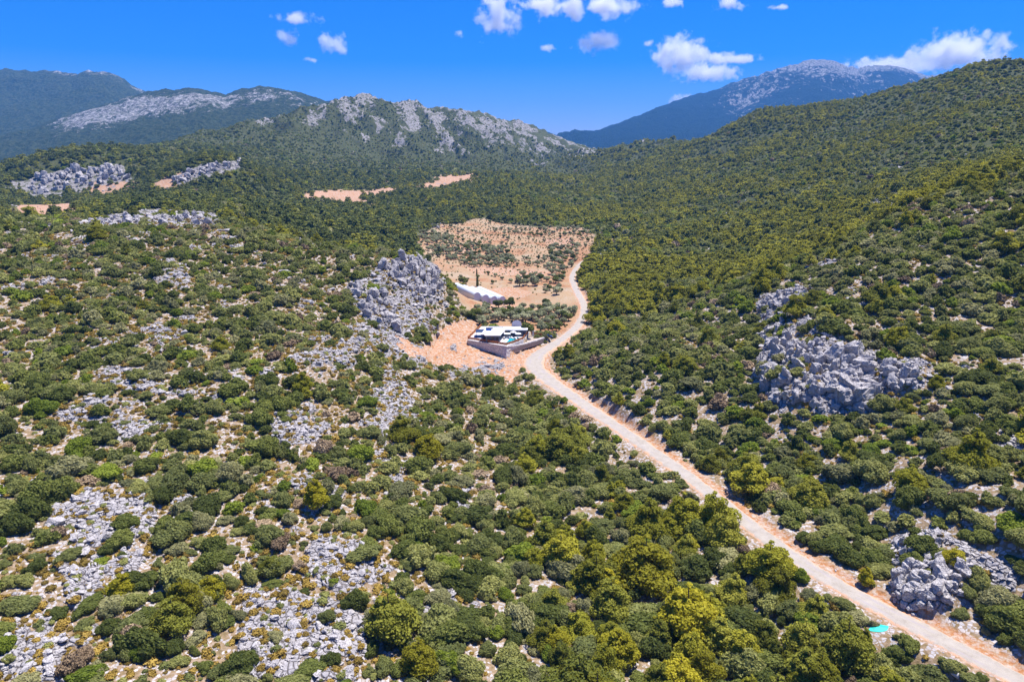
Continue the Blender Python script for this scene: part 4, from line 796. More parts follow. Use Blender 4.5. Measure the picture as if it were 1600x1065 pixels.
OUT = [([(1190,545),(1230,530),(1285,535),(1292,580),(1285,640),(1215,640),(1185,600)], 150, 1.4, 5.2, 'dark-fissured limestone cliff on the right slope, left half of the largest crag', 1.0, .2, 1.25),
 ([(1290,556),(1328,552),(1372,580),(1366,642),(1300,640)], 80, 2.4, 7.5, 'tall pale buttress in the middle of the right slope crag', 1.0, .15, 1.15), ([(1382,568),(1430,572),(1445,605),(1385,618)], 44, 1.6, 5.2, 'smooth rounded grey boulder mass just right of the tall buttress', .85, .3, 1.1),
 ([(1190,470),(1250,450),(1262,470),(1225,500),(1205,540),(1183,530)], 150, 1.6, 4.4, 'jagged pale rock rib above the left end of the right slope crag', .9, .25, 1.1), ([(1436,575),(1500,565),(1545,590),(1520,625),(1445,620)], 46, .9, 3.0, 'low layered grey ledges right of the rounded boulder mass', .5, .2, 1),
 ([(1403,845),(1460,835),(1520,870),(1505,925),(1430,965),(1392,940)], 170, .8, 3.4, 'grey slab outcrop rising beside the right edge of the road bend foreground', .8, .3, 1.15), ([(1520,872),(1590,890),(1585,925),(1515,930)], 60, .4, 1.5, 'loose grey stone slope right of the roadside slab outcrop', .6, .2, 1),
 ([(1505,650),(1595,655),(1600,700),(1520,690)], 40, .8, 2.2, 'scattered white ledges at the right edge below the large crag', .5, .2, 1), ([(1265,405),(1318,402),(1312,414),(1270,418)], 26, .9, 2.8, 'small white ledge cresting the shoulder above the right slope crag', .7, .3, 1),
 ([(1352,326),(1385,312),(1410,310),(1405,322),(1360,338)], 26, 1.0, 3.2, 'short white ledge high on the right slope', .7, .3, 1), ([(590,415),(650,400),(688,425),(690,455),(655,470),(615,440)], 130, 2.0, 5.2, 'pale crag at the end of the left hill crest above the orchard valley', 1.0, .25, 1.3),
 ([(540,445),(575,440),(610,470),(630,515),(600,522),(565,490)], 100, 1.4, 5.0, 'steep pale rib running down below the left hill crest crag', .9, .25, 1.2), ([(500,520),(540,500),(575,545),(560,580),(515,560)], 50, .8, 2.8, 'broken pale ledge below the steep rib of the left hill', .7, .25, 1),
 ([(640,460),(665,465),(690,520),(670,530),(645,500)], 36, 1.0, 3.0, 'narrow pale rock band on the shaded flank facing the villa', .8, .25, 1.1), ([(138,345),(240,333),(345,337),(340,351),(150,353)], 90, 1.8, 5.0, 'long white ledge along the crest of the left hill', .8, .4, 1.1),
 ([(32,300),(60,270),(120,265),(185,261),(200,279),(150,290),(60,304)], 110, 4, 14, 'wide grey and rusty cliff beyond the left hill at the left edge', .9, .3, 1.1), ([(268,282),(300,268),(330,260),(375,253),(372,260),(310,274),(275,288)], 60, 3, 9, 'slanting white cliff band below the green shoulder left of the rocky ridge', .9, .35, 1.1),
 ([(30,312),(110,300),(180,296),(178,303),(90,312),(35,322)], 50, 2, 7, 'low white rocks below the wide cliff at the left edge', .5, .2, 1), ([(652,352),(690,346),(692,355),(656,361)], 30, 1.5, 4.5, 'grey boulders at the upper left corner of the tan field', .8, .3, 1),
 ([(590,308),(640,316),(640,322),(600,320)], 20, 2, 6, 'grey rocks under the tan track in the middle distance', .6, .3, 1), ([(60,800),(130,768),(235,778),(240,825),(200,890),(120,945),(92,890)], 85, .7, 2.9, 'broad white limestone pavement at the lower left', .5, .15, 1),
 ([(380,905),(470,935),(550,965),(580,1060),(375,1060)], 85, .6, 2.6, 'broad white limestone pavement at the bottom left of centre', .5, .15, 1), ([(408,642),(468,642),(495,685),(442,698)], 46, .7, 2.6, 'white rock patch on the left hillside above the lower thicket', .6, .2, 1),
 ([(155,572),(255,582),(315,618),(235,618),(160,600)], 50, .7, 2.4, 'pale rock strip across the middle of the left hillside', .5, .2, 1), ([(0,935),(65,925),(105,1060),(0,1060)], 60, .6, 2.2, 'white slabs in the bottom left corner', .5, .15, 1), ([(500,845),(585,855),(595,895),(540,925),(485,885)], 40, .6, 2.2, 'pale slabs between shrubs at lower left of centre', .5, .2, 1),
 ([(610,640),(640,650),(640,760),(620,830),(595,800),(605,700)], 50, .5, 2.0, 'thin line of pale stones running down the gully left of the thicket', .6, .2, 1)]
for i, (P, n, s0, s1, lb, fk, lf, tl) in enumerate(OUT): outcrop(P, n, s0, s1, lb, fk, lf, seed=i, tall=tl)
# stone debris lining the cut above the road
# ------------------------------------------------------------------ building helpers
def px(u, v, z): return np.array(at_z(u, v, z))
def prism(poly, z0, z1):
    n = len(poly); area2 = sum(poly[i][0] * poly[(i + 1) % n][1] - poly[(i + 1) % n][0] * poly[i][1] for i in range(n)); p = list(poly) if area2 > 0 else list(poly)[::-1]
    V = [(a[0], a[1], z0) for a in p] + [(a[0], a[1], z1) for a in p]; F = [tuple(range(n))[::-1], tuple(range(n, 2 * n))] + [(i, (i + 1) % n, n + (i + 1) % n, n + i) for i in range(n)]; return V, F
def box(c, d, rz=0.0):
    ca, sa = math.cos(rz), math.sin(rz); V = []
    for z in (0, 1):
        for a, b in ((-1, -1), (1, -1), (1, 1), (-1, 1)):
            x, y = a * d[0] / 2, b * d[1] / 2; V.append((c[0] + x * ca - y * sa, c[1] + x * sa + y * ca, c[2] + z * d[2]))
    return V, [(3, 2, 1, 0), (4, 5, 6, 7), (0, 1, 5, 4), (1, 2, 6, 5), (2, 3, 7, 6), (3, 0, 4, 7)]
def merge(parts):
    V = []; F = []
    for v, f in parts: o = len(V); V += [tuple(map(float, q)) for q in v]; F += [tuple(int(i) + o for i in t) for t in f]
    return V, F
def part(name, geo, mat, parent, origin=(0, 0, 0), **kw):
    V, F = merge(geo) if isinstance(geo, list) else geo; V = [(v[0] - origin[0], v[1] - origin[1], v[2] - origin[2]) for v in V]
    return link(name, new_mesh(name, V, F, [mat]), parent=parent, **kw)
def root(name, loc, label, cat, group=None, rz=0.0):
    o = link(name, None, label=label, cat=cat, group=group, loc=tuple(map(float, loc))); o.rotation_euler[2] = rz; return o
def glass_mat(name, col, rough=0.08): k = NT(name, rough, 0.6); return k.color(col)
M_WHITE = plain('white_render', (0.66, 0.655, 0.65), 0.8, vs=0.8, var=0.05); M_NAVY = plain('navy_cladding', (0.018, 0.035, 0.085), 0.5, vs=0.9); M_GLASS = glass_mat('window_glass', (0.012, 0.03, 0.06))
M_WOOD = plain('orange_timber', (0.38, 0.13, 0.035), 0.75, vs=1.5, var=0.3); M_DECK = plain('pale_paving', (0.52, 0.49, 0.49), 0.8, vs=1.2); M_POOL = glass_mat('pool_water', (0.0, 0.36, 0.44), 0.05)
M_PANEL = glass_mat('solar_panel', (0.02, 0.05, 0.22), 0.2); M_PLASTIC = plain('white_film', (0.64, 0.67, 0.70), 0.35, 0.4, vs=0.3, var=0.05); M_STEEL = plain('grey_steel', (0.30, 0.31, 0.34), 0.5, metal=0.3)
M_DARK = plain('black_rubber', (0.012, 0.012, 0.014), 0.8); M_CARP = glass_mat('car_paint_dark', (0.012, 0.025, 0.07), 0.22); M_CARP2 = glass_mat('car_paint_grey', (0.06, 0.06, 0.07), 0.25); M_LAWN = plain('lawn', (0.05, 0.11, 0.015), 0.95, vs=3)
def stone_mat():
    k = NT('stone_pitching', 0.92, 0.15); e = k.vor(2.1, None, 'DISTANCE_TO_EDGE'); c = k.vor(2.1, None, 'F1', 'Color'); n = k.noise(6, 4, .7); sp = k.n('ShaderNodeSeparateColor'); k.put(sp.inputs[0], c)
    a = k.ramp(sp.outputs[0], [(0.1, (0.48, 0.46, 0.46)), (0.5, (0.62, 0.59, 0.59)), (0.9, (0.74, 0.70, 0.69))]); a = k.mix(k.step(0.06, 0.0, e), a, (0.30, 0.25, 0.23)); k.bump(k.mth('ADD', k.mth('MINIMUM', e, 0.2), k.mth('MULTIPLY', n, .1)), 0.8, 0.4); return k.color(a)
M_STONE = stone_mat()
# ------------------------------------------------------------------ stone retaining wall (battered) under the plot
def retaining_wall():
    n = 9; top, bot = WT.copy(), WB.copy(); c = bot.mean(0); c[2] = 0; V = []; F = []; rows = 7; r = np.random.RandomState(5); sub = 6
    t = np.linspace(0, n - 1, (n - 1) * sub + 1); ti = np.minimum(t.astype(int), n - 2); tf = (t - ti)[:, None]; T = top[ti] * (1 - tf) + top[ti + 1] * tf; B = bot[ti] * (1 - tf) + bot[ti + 1] * tf; m = len(t)
    for j in range(rows): k = j / (rows - 1); q = T * (1 - k) + B * k; q = q + r.normal(0, 0.07, q.shape) * (0 < j < rows - 1); q[:, 2] -= (2.2 if j == rows - 1 else 0); V.append(q)
    W = np.concatenate(V); i = np.arange((rows - 1) * (m - 1)); a, b = i // (m - 1), i % (m - 1); F = [tuple(x) for x in np.stack([a * m + b, (a + 1) * m + b, (a + 1) * m + b + 1, a * m + b + 1], -1)]
    # coping, a real thickness behind the face
    cap = []
    for i in range(m - 1):
        p, q = T[i], T[i + 1]; d = (q - p)[:2]; L = np.hypot(*d); rz = math.atan2(d[1], d[0]); mid = (p + q) / 2; cap.append(box((mid[0], mid[1] + 0.2, mid[2] - 0.35), (L + 0.05, 0.6, 0.55), rz))
    o = root('retaining_wall', c, 'pale stone pitched retaining wall under the villa plot beside the road', 'retaining wall'); part('stone_face', (W.tolist(), F), M_STONE, o, c); part('coping', cap, M_STONE, o, c)
retaining_wall()
FILL = [tuple(q) for q in WT[:5, :2] + [0, .15]] + [tuple(px(u, v, PLOT_Z)[:2]) for u, v in [(817, 530.3), (827, 518.5), (824, 510), (752, 509.3)]]
link('plot_fill', new_mesh('plot_fill', *prism(FILL, 1.5, PLOT_Z - .10), [M_STONE]), kind='structure')
TF = [tuple(q) for q in WT[4:, :2] + [0, .15]] + [tuple(px(u, v, 3.2)[:2]) for u, v in [(846, 517), (829, 515.5), (824, 519), (812, 531)]]
link('gravel_terrace', new_mesh('gravel_terrace', *prism(TF, 1.2, 3.22), [plain('gravel', (.36, .30, .25), .95, vs=1.5, var=.3)]), kind='structure')
# ------------------------------------------------------------------ timber fence round the plot
def fence():
    pts = [px(u, v, PLOT_Z) for u, v in [(752, 509.5), (731, 529.5), (747, 532.4), (763, 535), (777, 537.3), (791, 539.3), (804, 535), (817, 530), (826, 519)]]; c = pts[4].copy()
    o = root('timber_fence', c, 'low orange timber fence along the edge of the villa plot', 'fence')
    for i in range(len(pts) - 1):
        a, b = pts[i], pts[i + 1]; L = np.linalg.norm(b - a); rz = math.atan2(b[1] - a[1], b[0] - a[0]); m = (a + b) / 2
        sl_ = [box((m[0], m[1], m[2] + 0.12 + 0.27 * k), (L - 0.12, 0.05, 0.23), rz) for k in range(4)]; part('panel', sl_, M_WOOD, o, c); k = max(1, int(L / 3.5))
        for j in range(k): q = a + (b - a) * j / k; part('post', box((q[0], q[1], q[2] - 0.3), (0.14, 0.14, 1.65), rz), M_WOOD, o, c)
fence()
# ------------------------------------------------------------------ villa
def villa():
    zr = PLOT_Z + 3.3; c = px(775, 524, PLOT_Z); o = root('villa', c, 'single-storey villa with white flat roof and dark blue walls by the pool', 'house')
    RL = [px(u, v, zr)[:2] for u, v in [(759.5, 510.8), (788, 510.8), (789.5, 514.5), (781.5, 523.8), (758, 523.8), (756, 522), (751.5, 522)]]
    RR = [px(u, v, zr - .25)[:2] for u, v in [(786, 510.9), (825, 511.2), (824, 515.0), (788.5, 515.0)]]
    part('roof', [prism(RL, zr - 0.35, zr)], M_WHITE, o, c); part('roof', [prism(RR, zr - .6, zr - .25)], M_WHITE, o, c)
    def inset(P, k=0.6):
        P = np.array(P); m = P.mean(0); d = P - m; return m + d * (1 - k / np.linalg.norm(d, axis=1))[:, None]
    part('parapet', [prism([px(u, v, zr)[:2] for u, v in [(763, 511.0), (787, 511.0), (787, 511.5), (763, 511.5)]], zr, zr + .35)], M_WHITE, o, c)
    WL, WR = inset(RL, 0.8), inset(RR, 0.7); part('wall', [prism(WL, PLOT_Z - 0.1, zr - .35)], M_NAVY, o, c); part('wall', [prism(WR, PLOT_Z - 0.1, zr - .6)], M_NAVY, o, c)
    def windows(a, b, n, z0, z1, skip=()):
        a = np.array(a); b = np.array(b); d = b - a; L = np.linalg.norm(d); rz = math.atan2(d[1], d[0]); nr_ = np.array([d[1], -d[0]]) / L
        for i in range(n):
            if i in skip: continue
            w = L / n; m = a + d * (i + .5) / n + nr_ * 0.03; f = part('window', box((m[0], m[1], z0), (w * .84, .10, z1 - z0), rz), M_STEEL, o, c); g = m + nr_ * 0.05; gp = part('pane', box((g[0], g[1], z0 + .1), (w * .72, .06, z1 - z0 - .2), rz), M_GLASS, f, c)
    # front walls face the camera side (south-west): edge lists of the wall polygons
    windows(WL[5], WL[4], 1, PLOT_Z + .4, PLOT_Z + 2.5); windows(WL[4] + [0.4, -0.02], WL[3] - [0.4, 0.02], 3, PLOT_Z + .2, PLOT_Z + 2.6) if False else windows(WL[4], WL[3], 3, PLOT_Z + .2, PLOT_Z + 2.6)
    windows(WR[3], WR[2], 6, PLOT_Z + .2, PLOT_Z + 2.4, skip=(2,))
    for u, v in [(762, 530.5), (781, 530)]: q = px(u, v, PLOT_Z); part('column', box((q[0], q[1], PLOT_Z), (0.9, 0.5, 3.0 if u < 770 else 2.6)), M_WHITE, o, c)
    q = px(764.5, 515, zr); g = part('solar_panel', [box((q[0] - .2, q[1], zr + .15), (2.4, 3.6, .08)), ], M_PANEL, o, c); part('water_tank', [(lambda g_: (g_[0].tolist(), [tuple(t) for t in g_[1]]))(tube((q[0] + 1.6, q[1] + 1.2, zr + .5), (q[0] - 1.6, q[1] + 1.2, zr + .5), .35, .35, 12))], M_STEEL, o, c)
    q = px(756, 513, zr); part('canopy', [box((q[0] - 1, q[1] - 1, PLOT_Z + 2.4), (5.0, 5.0, .15)), box((q[0] - 3.2, q[1] - 3.2, PLOT_Z), (.15, .15, 2.4)), box((q[0] + 1.2, q[1] - 3.2, PLOT_Z), (.15, .15, 2.4))], M_NAVY, o, c)
villa()
terr = [px(u, v, PLOT_Z)[:2] for u, v in [(732, 529.2), (790, 538.7), (816, 529.6), (826.5, 516), (822, 509.8), (753, 509.8)]]
me = new_mesh('patio', *merge([prism(terr, PLOT_Z - .3, PLOT_Z + .04)]), [M_DECK]); link('patio', me, kind='structure')
def flat(name, poly, z, th, mat, label, cat, **kw):
    P = [px(u, v, z)[:2] for u, v in poly]; c = np.array([*np.mean(P, 0), z - th]); V, F = prism(P, z - th, z); V = [(a - c[0], b - c[1], d - c[2]) for a, b, d in V]; return link(name, new_mesh(name, V, F, [mat]), label=label, cat=cat, loc=tuple(c), **kw)
o = flat('swimming_pool', [(790, 536), (793, 532.5), (796, 528.8), (809, 526.8), (812, 528), (807, 532.5), (798, 535.5)], PLOT_Z + .07, .2, M_POOL, 'small turquoise swimming pool in front of the villa', 'pool')
P = [px(u, v, PLOT_Z)[:2] for u, v in [(790, 536), (793, 532.5), (796, 528.8), (809, 526.8), (812, 528), (807, 532.5), (798, 535.5)]]; rim = []
for i in range(len(P)): a, b = P[i], P[(i + 1) % len(P)]; L = np.linalg.norm(b - a); rim.append(box(((a[0] + b[0]) / 2, (a[1] + b[1]) / 2, PLOT_Z), (L + .3, .35, .14), math.atan2(b[1] - a[1], b[0] - a[0])))
part('rim', rim, M_WHITE, o, o.location)
flat('lawn_strip', [(789, 538.3), (798, 536.4), (810, 532.4), (813, 530.4), (808, 530.8), (798, 535.8), (788, 537)], PLOT_Z + .06, .2, M_LAWN, 'thin green planted strip between pool and fence', 'lawn')
flat('white_steps', [(781, 535), (786, 535), (793.5, 528.6), (791, 528.2)], PLOT_Z + .5, .7, M_WHITE, 'white diagonal steps between the villa and the pool', 'steps')
def parasol(u, v, label):
    q = px(u, v, PLOT_Z); o = root('parasol', q, label, 'parasol', 'white parasols by the pool'); n = 8; V = [(0, 0, 2.75)] + [(1.45 * math.cos(6.283 * i / n), 1.45 * math.sin(6.283 * i / n), 2.2) for i in range(n)] + [(0, 0, 2.66)] + [(1.43 * math.cos(6.283 * i / n), 1.43 * math.sin(6.283 * i / n), 2.08) for i in range(n)]
    F = [(0, 1 + i, 1 + (i + 1) % n) for i in range(n)] + [(9, 10 + (i + 1) % n, 10 + i) for i in range(n)] + [(1 + i, 10 + i, 10 + (i + 1) % n, 1 + (i + 1) % n) for i in range(n)]; part('canopy', (V, F), M_WHITE, o)
    t = tube((0, 0, 0), (0, 0, 2.7), .04, .04, 6); part('pole', (t[0].tolist(), [tuple(x) for x in t[1]]), M_STEEL, o); part('base', box((0, 0, 0), (.6, .6, .1)), M_STEEL, o)
parasol(802, 526, 'white parasol behind the pool, nearer the villa wall'); parasol(809.5, 528.5, 'white parasol at the right end of the pool')
def lounger(u, v, label):
    q = px(u, v, PLOT_Z); o = root('sun_lounger', q, label, 'sun lounger', 'loungers by the pool', rz=0.5); part('mattress', [box((0, 0, .32), (.65, 1.25, .1)), ([(-.32, .62, .32), (.32, .62, .32), (.32, 1.15, .75), (-.32, 1.15, .75), (-.32, .62, .42), (.32, .62, .42), (.32, 1.1, .84), (-.32, 1.1, .84)], [(3, 2, 1, 0), (4, 5, 6, 7), (0, 1, 5, 4), (1, 2, 6, 5), (2, 3, 7, 6), (3, 0, 4, 7)])], M_WHITE, o)
    part('frame', [box((0, 0.1, .22), (.7, 1.9, .08))] + [box((a, b, 0), (.07, .07, .24)) for a in (-.3, .3) for b in (-.7, .9)], M_STEEL, o)
lounger(801, 529, 'white sun lounger under the parasol nearer the villa'); lounger(808, 531, 'white sun lounger under the right parasol')
# white gazebo daybed
q = px(793, 528.5, PLOT_Z); o = root('daybed', q, 'white canopied daybed between villa and pool', 'daybed'); part('canopy', box((0, 0, 2.1), (2.6, 2.4, .14)), M_WHITE, o); part('mattress', box((0, 0, .3), (2.2, 2.0, .3)), M_WHITE, o)
for a in (-1.15, 1.15):
    for b in (-1.05, 1.05): part('post', box((a, b, 0), (.1, .1, 2.1)), M_WHITE, o)
# ------------------------------------------------------------------ tunnel, gate and pillar behind
def arch_bay(a, b, width, wall_h, rise, n=14):
    """arched film roof swept from a to b"""
    a, b = np.array(a, float), np.array(b, float); d = (b - a)[:2]; d /= np.linalg.norm(d); s = np.array([d[1], -d[0], 0]); pr = [(-width / 2, 0)] + [(-width / 2 * math.cos(math.pi * i / n), wall_h + rise * math.sin(math.pi * i / n)) for i in range(n + 1)] + [(width / 2, 0)]
    return [[p + s * x + np.array([0, 0, z]) for x, z in pr] for p in (a, b)]
def bay_parts(rings):
    A, B = rings; n = len(A); V = [tuple(p) for p in A + B]; F = [(i, i + 1, n + i + 1, n + i) for i in range(n - 1)]; return (V, F), ([tuple(p) for p in A], [tuple(range(n))]), ([tuple(p) for p in B], [tuple(range(n))[::-1]])
q0, q1 = px(807.5, 511, 4.9), px(806.5, 505.5, 4.4); q0[2] = ground_at(q0[0], q0[1]) if q0[1] > 330 else 5.3; q1[2] = float(ground_at(q1[0], q1[1])); q1 = q0 + (q1 - q0) * min(1, 14 / np.linalg.norm(q1 - q0))
o = root('storage_tunnel', q0, 'small grey arched tunnel shed behind the right end of the villa', 'tunnel shed'); R_, g1, g2 = bay_parts(arch_bay(q0, q1, 4.4, 1.1, 1.9)); part('roof', R_, M_STEEL, o, q0); part('gable', g1, plain('pale_panel', (.55, .55, .62), .6), o, q0); part('gable', g2, M_STEEL, o, q0)
q = px(833, 525, 3.2); o = root('gate_pillar', q, 'tall white pillar between the orange gates right of the villa', 'pillar'); part('shaft', box((0, 0, -.3), (.8, .8, 3.4)), M_WHITE, o); part('cap', box((0, 0, 3.1), (1.1, 1.1, .15)), M_WHITE, o)
for (u0, v0, u1, v1, lb) in [(826.5, 519.5, 831.8, 522.3, 'orange timber gate left of the white pillar'), (834.2, 523, 846, 525, 'orange timber gate right of the white pillar')]:
    a, b = px(u0, v0 + 1.2, 3.2), px(u1, v1 + 1.2, 3.2); m = (a + b) / 2; rz = math.atan2(b[1] - a[1], b[0] - a[0]); L = np.linalg.norm(b - a); o = root('timber_gate', m, lb, 'gate', rz=rz); part('boards', [box((0, 0, .05 + .32 * k), (L, .06, .28)) for k in range(5)], M_WOOD, o)
    for s in (-1, 1): part('post', box((s * L / 2, 0, -.3), (.16, .16, 2.1)), M_WOOD, o)
# ------------------------------------------------------------------ cars
def car(u, v, rz, body_m, label, suv=True):
    x, y, z = hit(u, v); o = root('parked_car', (x, y, z + .02), label, 'car', 'cars parked by the villa', rz=rz); L, W_ = 4.5, 1.85
    prof = [(-2.22, .35), (-2.25, .85), (-2.05, 1.02), (-1.95, 1.05), (-1.55, 1.55), (-1.2, 1.66), (.45, 1.66), (1.15, 1.08), (2.05, .92), (2.22, .72), (2.25, .35)] if suv else [(-2.22, .3), (-2.2, .85), (-1.7, .98), (-1.1, 1.4), (.1, 1.42), (.95, .95), (2.1, .8), (2.24, .3)]
    n = len(prof); V = []; F = []
    for s in (-1, 1):
        for px_, pz in prof: V.append((px_, s * (W_ / 2 - (0.16 if pz > 1.1 else 0)), pz))
    F = [tuple(range(n)), tuple(range(n, 2 * n))[::-1]] + [(i, n + i, n + (i + 1) % n, (i + 1) % n) for i in range(n)]; part('body', (V, F), body_m, o)
    zt = 1.52 if suv else 1.32
    for s in (-1, 1):
        part('side_window', ([(-1.55, s * .86, 1.12), (.85, s * .86, 1.12), (.42, s * .80, zt), (-1.2, s * .80, zt)] + [(-1.55, s * .80, 1.12), (.85, s * .80, 1.12), (.42, s * .74, zt), (-1.2, s * .74, zt)], [(0, 1, 2, 3), (7, 6, 5, 4), (0, 4, 5, 1), (1, 5, 6, 2), (2, 6, 7, 3), (3, 7, 4, 0)]), M_GLASS, o)
        part('headlight', box((2.2, s * .65, .62), (.12, .35, .16)), M_WHITE, o)
        for wx in (-1.4, 1.4):
            t = tube((wx, s * .72, .34), (wx, s * .95, .34), .34, .34, 14); w = part('wheel', (t[0].tolist(), [tuple(q) for q in t[1]] + [tuple(range(14))[::-1]]), M_DARK, o); t2 = tube((wx, s * .93, .34), (wx, s * .97, .34), .19, .19, 10); part('rim', (t2[0].tolist(), [tuple(q) for q in t2[1]]), M_STEEL, w)
    part('windscreen', ([(.50, -.72, 1.63), (.50, .72, 1.63), (1.12, .82, 1.12), (1.12, -.82, 1.12), (.54, -.72, 1.66), (.54, .72, 1.66), (1.18, .82, 1.15), (1.18, -.82, 1.15)], [(0, 1, 2, 3), (7, 6, 5, 4), (0, 4, 5, 1), (1, 5, 6, 2), (2, 6, 7, 3), (3, 7, 4, 0)]), M_GLASS, o)
car(855.5, 528.2, 0.12, M_CARP, 'dark blue car parked at the top of the stone wall beside the road'); car(863, 524.0, 0.35, M_CARP2, 'dark grey car parked just behind the blue one', False)
# ------------------------------------------------------------------ multi-bay greenhouse
def greenhouse():
    zg = 1.2; f = [px(u, 477.5, zg) for u in (739.5, 752.5, 765.5, 778.5, 791.5)]; b = [px(u, v, zg) for u, v in ((708, 461), (719.5, 461), (731.5, 461), (743, 461), (754.5, 461))]; c = f[2]
    for q in f + b: q[2] = float(ground_at(q[0], q[1]))
    o = root('greenhouse', c, 'white plastic greenhouse of four arched bays beyond the left hill', 'greenhouse')
    for i in range(4):
        A, B = (f[i] + f[i + 1]) / 2, (b[i] + b[i + 1]) / 2; A[2] = B[2] = max(A[2], B[2]); w = abs(np.cross((B - A)[:2] / np.linalg.norm((B - A)[:2]), (f[i + 1] - f[i])[:2])); rr2 = arch_bay(A, B, w * .985, 2.6, 2.1); R2, g1, g2 = bay_parts(rr2)
        part('roof', R2, M_PLASTIC, o, c); part('gable', g1, plain('shaded_gable_film', (.56, .58, .70), .5), o, c); part('gable', g2, M_PLASTIC, o, c)  # front gable film is greyed to lavender: its shade is put into the colour
        d = (B - A)[:2] / np.linalg.norm((B - A)[:2]); L = np.linalg.norm((B - A)[:2]); m = (A + B) / 2; sdv = np.array([d[1], -d[0]]) * w / 2
        part('gutter', box((m[0] + sdv[0], m[1] + sdv[1], A[2] + 2.55), (.35, L, .18), math.atan2(d[1], d[0]) - math.pi / 2), M_STEEL, o, c)
greenhouse()
# ------------------------------------------------------------------ trees picked out in the valley
def cypress_geo(rng): return cloud([(0, 0, .12 + .15 * i, .10 * (1 - .1 * i) + .02, .10 * (1 - .1 * i) + .02, .13) for i in range(6)], 900, .04, rng, csub=1, core=.85), tube((0, 0, -.03), (0, 0, .2), .03, .02)
g1, g2 = cypress_geo(rg); cyc, cyt = tri_mesh('cypress_crown', g1, LEAF['deep green']), tri_mesh('cypress_trunk', g2, M_BARK)
for u, v, s, lb in [(746, 447, 7.5, 'narrow dark cypress standing above the red earth bank'), (745, 431, 5.0, 'small cypress beyond the narrow one in the tan field')]:
    x, y, z = hit(u, v); tree('cypress_tree', lb, 'cypress', None, (x, y, z), (0, 0, 0), (s, s, s), cyc, cyt)
for u, v, s, lb in [(723, 443, 6.0, 'dark bushy tree at the left edge of the pale field above the greenhouse'), (728, 444, 4.6, 'smaller dark tree beside the bushy one above the greenhouse'), (796, 480, 6.6, 'round dark tree at the right corner of the greenhouse'), (779, 481, 5.8, 'round tree in front of the greenhouse gables'), (760, 484, 5.4, 'grey green tree before the middle greenhouse bay'), (812, 447, 8.0, 'large grey olive in the field right of the red earth'), (836, 446, 7.5, 'broad grey olive beside the large field olive'), (853, 478, 6, 'lone dark round tree at the right of the brown field'), (824, 521, 6.5, 'dark round tree behind the right end of the villa'), (845, 519, 7, 'leafy grey tree above the orange gates')]:
    x, y, z = hit(u, v); tree('round_tree', lb, 'tree', None, (x, y, z), (0, 0, u), (s, s, s), oc[int(u) % 4, 0 if 'grey' in lb else 1], ot[int(u) % 4])
lm = tri_mesh('lime_shrub', SH[2][0], LEAF['lime']); lg = 0
for j, v in enumerate((445, 447.5, 450, 452.5)):
    for i in range(8):
        u = 704 + i * 3 + j * 1.5 - (3 if j else 0); x, y, z = hit(u, v); s = 1.9 + 0.3 * ((i * 7 + j * 3) % 4); o = link('yellow_shrub', lm, label='bright yellow shrub, row %s, place %s from the left, behind the greenhouse' % (('one', 'two', 'three', 'four')[j], ('first', 'second', 'third', 'fourth', 'fifth', 'sixth', 'seventh', 'eighth')[i]), cat='shrub', group='rows of yellow shrubs behind the greenhouse', loc=(x, y, z - .1)); o.scale = (s, s, s)
# small coloured things in the fields and on the verge
def sheet(name, u, v, w, d, col, label, cat, rz=0.0, h=0.25):
    x, y, z = hit(u, v); r = np.random.RandomState(int(u)); n = 14; ring = [((w / 2) * math.cos(6.283 * i / n) * r.uniform(.75, 1.1), (d / 2) * math.sin(6.283 * i / n) * r.uniform(.75, 1.1)) for i in range(n)]
    hm = [float(ground_at(x + a, y + b)) - z for a, b in ring]; V = [(a, b, q + .06) for (a, b), q in zip(ring, hm)] + [(0, 0, h)] + [(a, b, q - .25) for (a, b), q in zip(ring, hm)]; F = [(i, (i + 1) % n, n) for i in range(n)] + [(n + 1 + i, n + 1 + (i + 1) % n, (i + 1) % n, i) for i in range(n)]
    o = link(name, new_mesh(name, V, F, [plain(name + '_colour', col, .6, vs=1.5, var=.3)]), label=label, cat=cat, loc=(x, y, z)); o.rotation_euler[2] = rz
sheet('turquoise_netting', 1374, 981, 3.6, 2.0, (0.02, 0.52, 0.42), 'bright turquoise netting heaped on the left verge of the road', 'netting', h=.35)
sheet('blue_tarpaulin', 862, 383.5, 6.5, 4.0, (0.05, 0.05, 0.42), 'blue tarpaulin lying by trees in the far tan field', 'tarpaulin', h=1.0); sheet('red_tarpaulin', 899, 382.5, 11, 3.5, (0.32, 0.07, 0.06), 'long red tarpaulin lying at the right of the far tan field', 'tarpaulin', h=1.2)
x, y, z = hit(1492, 1056); o = root('concrete_pipe', (x, y, z), 'short grey concrete pipe lying beside the road at the bottom right', 'pipe', rz=.5); n = 16
V = []; F = []
for yy, rr_2 in ((-.8, .5), (.8, .5), (.8, .38), (-.8, .38)): V += [(rr_2 * math.cos(6.283 * i / n), yy, .5 + rr_2 * math.sin(6.283 * i / n)) for i in range(n)]
for k in range(4): F += [(k * n + i, k * n + (i + 1) % n, ((k + 1) % 4) * n + (i + 1) % n, ((k + 1) % 4) * n + i) for i in range(n)]
part('pipe_wall', (V, F), M_DECK, o)

